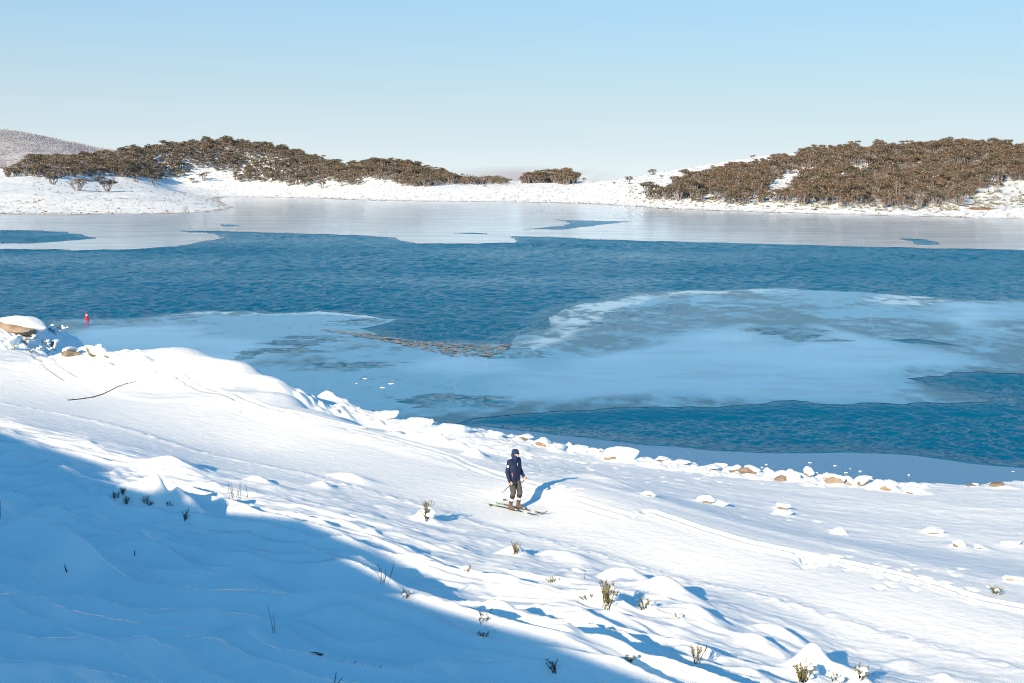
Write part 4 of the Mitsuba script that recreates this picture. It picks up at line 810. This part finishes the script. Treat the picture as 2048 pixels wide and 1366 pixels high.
def shrub(px, py, h, width, label, group=None, leaf='m_heath_leaf', stems=9, snow=3, leaves=16, name='heath_shrub'):
    g = on_snow(px, py); r_ = np.random.default_rng(int(px * 3 + py)); key = thing(name, label, 'shrub', group); wood, lf = [], []
    for _ in range(stems):
        b = g + [*(r_.normal(0, .12, 2) * width), -.06]; e = b + [*(r_.normal(0, .36, 2) * width), h * r_.uniform(.55, 1.1) + .06]; m = (b + e) / 2 + [*(r_.normal(0, .06, 2) * width), h * .08]
        wood.append(tube([b, m, e], [.006, .0045, .0025], 4, False)); ts = r_.uniform(.3, 1.0, leaves)
        c = np.where(ts[:, None] < .5, b + (m - b) * ts[:, None] * 2, m + (e - m) * (ts[:, None] * 2 - 1)); s_ = .020 + .028 * h
        a = r_.normal(size=(leaves, 3)); a /= np.linalg.norm(a, axis=1, keepdims=True); a[:, 2] += .5; q = np.cross(a, r_.normal(size=(leaves, 3))); q /= np.linalg.norm(q, axis=1, keepdims=True)
        lf.append(np.stack([c - q * s_ * .35, c + q * s_ * .35, c + a * s_ * 1.6], 1).reshape(-1, 3))
    part(key, 'stems', cat(wood), 'm_twig'); part(key, 'leaves', soup(np.vstack(lf)), leaf)
    for _ in range(snow): part(key, 'snow_clump', blob(r_, g + [r_.normal(.22, .22) * width, r_.normal(.15, .2) * width, h * r_.uniform(.15, .75)], np.array([.24, .24, .17]) * width * r_.uniform(.6, 1.2)), 'm_snow_plain', True)
TUFT = 'small straw coloured tuft poking through the sunlit hummocks below the trail'; TG = 'small tufts on the sunlit hummocks'; SPR = 'dark sprig poking through the shaded snow of the foreground'; SG = 'dark sprigs in the shaded snow'
MSPR = 'dark leafy sprig on the flank of the big snow mound in the shade'; MG = 'sprigs on the shaded snow mound'; OUT = 'dark twiggy heath showing through the snow of the left rocky point'; OG = 'twiggy heath on the left point'
shrub(853, 1040, .50, .36, 'snow loaded heath shrub standing alone beside the trail, left of the skier', snow=7, stems=12)
shrub(1216, 1212, .48, .34, 'tallest green heath shrub with upright stems on the hummocks', snow=5, stems=16, leaves=22); shrub(1030, 1106, .24, .26, 'round heath clump with a snow cap, uppermost on the hummocks', snow=4, stems=14)
shrub(1288, 1218, .22, .18, 'small olive heath shrub right of the tallest one', snow=2, stems=10); shrub(1608, 1364, .34, .26, 'yellow green grassy shrub cut by the bottom edge of the frame', snow=2, stems=16, leaves=20); shrub(1391, 1325, .36, .2, 'upright dry flowering plant alone in the lower right snow', snow=0, stems=7, leaf='m_heath_leaf')
shrub(1720, 1354, .20, .30, 'brown grassy clump at the bottom edge beside the trail', snow=4, stems=12); shrub(1990, 1186, .16, .34, 'tan tussock with a long snow tail right of the trail', snow=2, stems=14)
for px, py, h in [(933, 1143, .2), (1104, 1164, .14), (1172, 1198, .14), (1677, 1364, .16), (1258, 1322, .14), (1355, 1236, .1)]: shrub(px, py, h * .75, .18, TUFT, TG, stems=6, snow=4, leaves=14)
for px, py, h in [(810, 1193, .14), (967, 1239, .16), (968, 1273, .16), (1111, 1338, .22)]: shrub(px, py, h * .7, .2, SPR, SG, leaf='m_heath_dark', stems=6, snow=3, leaves=14)
for px, py, h in [(232, 996, .15), (247, 990, .16), (252, 1008, .18), (292, 1004, .13), (300, 1012, .12), (370, 1040, .2), (338, 1015, .1)]: shrub(px, py, h, .14, MSPR, MG, leaf='m_heath_dark', stems=6, snow=0, leaves=14)
for px, py, h in [(100, 662, .5), (88, 658, .4), (108, 668, .4), (34, 682, .35), (50, 688, .3), (25, 700, .45), (66, 680, .5), (88, 690, .35), (95, 705, .3), (62, 706, .25), (75, 700, .25), (122, 660, .3)]: shrub(px, py, h, .5, OUT, OG, leaf='m_heath_dark', stems=12, snow=4, leaves=10)
def stalks(px, py, h, n_, label, mat='m_straw', spread=.1, group=None, lean=.12, thick=.006):
    g = on_snow(px, py); r_ = np.random.default_rng(int(px + py * 5)); key = thing('grass_stalks', label, 'grass', group)
    for _ in range(n_):
        b = g + [r_.normal(0, spread), r_.normal(0, spread), -.05]; e = b + [r_.normal(0, lean) * h, r_.normal(0, lean) * h, h * r_.uniform(.6, 1.1) + .05]
        part(key, 'stalk', tube([b, (b + e) / 2 + [r_.normal(0, .03) * h, 0, 0], e], [thick, thick * .8, thick * .5], 4, False), mat)
stalks(470, 1000, .42, 8, 'frosted pale grass stalks standing at the edge of the shadow', 'm_frost_stalk', .18)
stalks(1164, 1157, .42, 1, 'single tall curved dry stalk on the sunlit hummocks'); stalks(8, 1030, .34, 1, 'thin dark stalk in the shade at the left edge', 'm_twig'); stalks(552, 1268, .42, 2, 'tall thin stalk in the middle of the shaded snow', 'm_twig', .03, None, .12, .004)
stalks(771, 1158, .24, 5, 'bunch of dark stems at the shadow edge below the skier', 'm_twig', .08, None, .25); stalks(136, 1147, .16, 1, 'short broken twig on the crest of the large left drift', 'm_twig', .02, None, .7, .012); stalks(273, 1116, .12, 2, 'two bent twigs right of the broken one on the shaded drift', 'm_twig', .05, None, .7, .010)
stalks(662, 1366, .16, 2, 'bent stalk at the bottom edge of the shaded snow', 'm_twig', .04, None, .5)
wd = np.array([on_snow(*q) for q in [(135, 801), (158, 799), (185, 795), (205, 789), (222, 781), (238, 773), (252, 768), (273, 763)]]); wd[:, 2] += .02
t = thing('branch', 'long thin dark branch lying across the snow at the upper left of the trail', 'branch'); part(t, 'limb', tube(wd, np.linspace(.021, .010, len(wd)), 6), 'm_twig', 40)

# ------------------------------------------------------------------ loose ice: brown slush along the lead, snow crusts on the shore ice
r = np.random.default_rng(77)
SL = [(640, 660), (700, 668), (770, 680), (830, 693), (890, 707), (930, 714), (970, 714), (1012, 696), (1020, 689), (985, 694), (940, 690), (880, 688), (800, 681), (730, 668)]
slp = pxpoly(SL); b = slp.bounds; quad = []
while len(quad) < 600:
    p = np.array([r.uniform(b[0], b[2]), r.uniform(b[1], b[3])])
    if not slp.buffer(0.4).contains(Point(p)): continue
    a = r.uniform(0, 2 * np.pi); e1 = np.array([math.cos(a), math.sin(a), r.normal(0, .05)]) * r.uniform(.06, .2); e2 = np.array([-math.sin(a), math.cos(a), r.normal(0, .05)]) * r.uniform(.05, .16); c = np.array([*p, .05])
    quad.append([c - e1 - e2, c + e1 - e2, c + e1 + e2, c - e1 + e2])
qv = np.array(quad).reshape(-1, 3); qf = np.arange(len(qv)).reshape(-1, 4)
scene['m_slush'] = two({'type': 'diffuse', 'reflectance': mikit.proc(lambda p, n, uv: mikit.mix((0.17, 0.24, 0.28), (0.36, 0.37, 0.36), mikit.noise(p.x * 2.3, p.y * 2.3)))})
struct('slush', (qv, qf), 'm_slush', kind='stuff', label='brownish broken slush ice along the edge of the open water')
cr = []
for x0, y0, x1, y1, n_, sz in [(1300, 925, 2040, 955, 9, .05), (690, 745, 830, 790, 4, .09), (1420, 930, 1700, 950, 8, .04)]:
    for _ in range(n_):
        p = at_z(r.uniform(x0, x1), r.uniform(y0, y1)); a = np.linspace(0, 2 * np.pi, 9)[:-1]; rad = sz * r.uniform(.3, 1.2) * r.uniform(.6, 1.2, 8)
        o = np.column_stack([p[0] + rad * 1.8 * np.cos(a), p[1] + rad * np.sin(a)]); cr.append(trimesh.creation.extrude_polygon(Polygon(o).buffer(0), .03, engine='earcut')); cr[-1].apply_translation([0, 0, .015])
struct('snow_crust', cat(cr), 'm_snow_plain', kind='stuff', label='thin white snow crusts lying on the near ice')
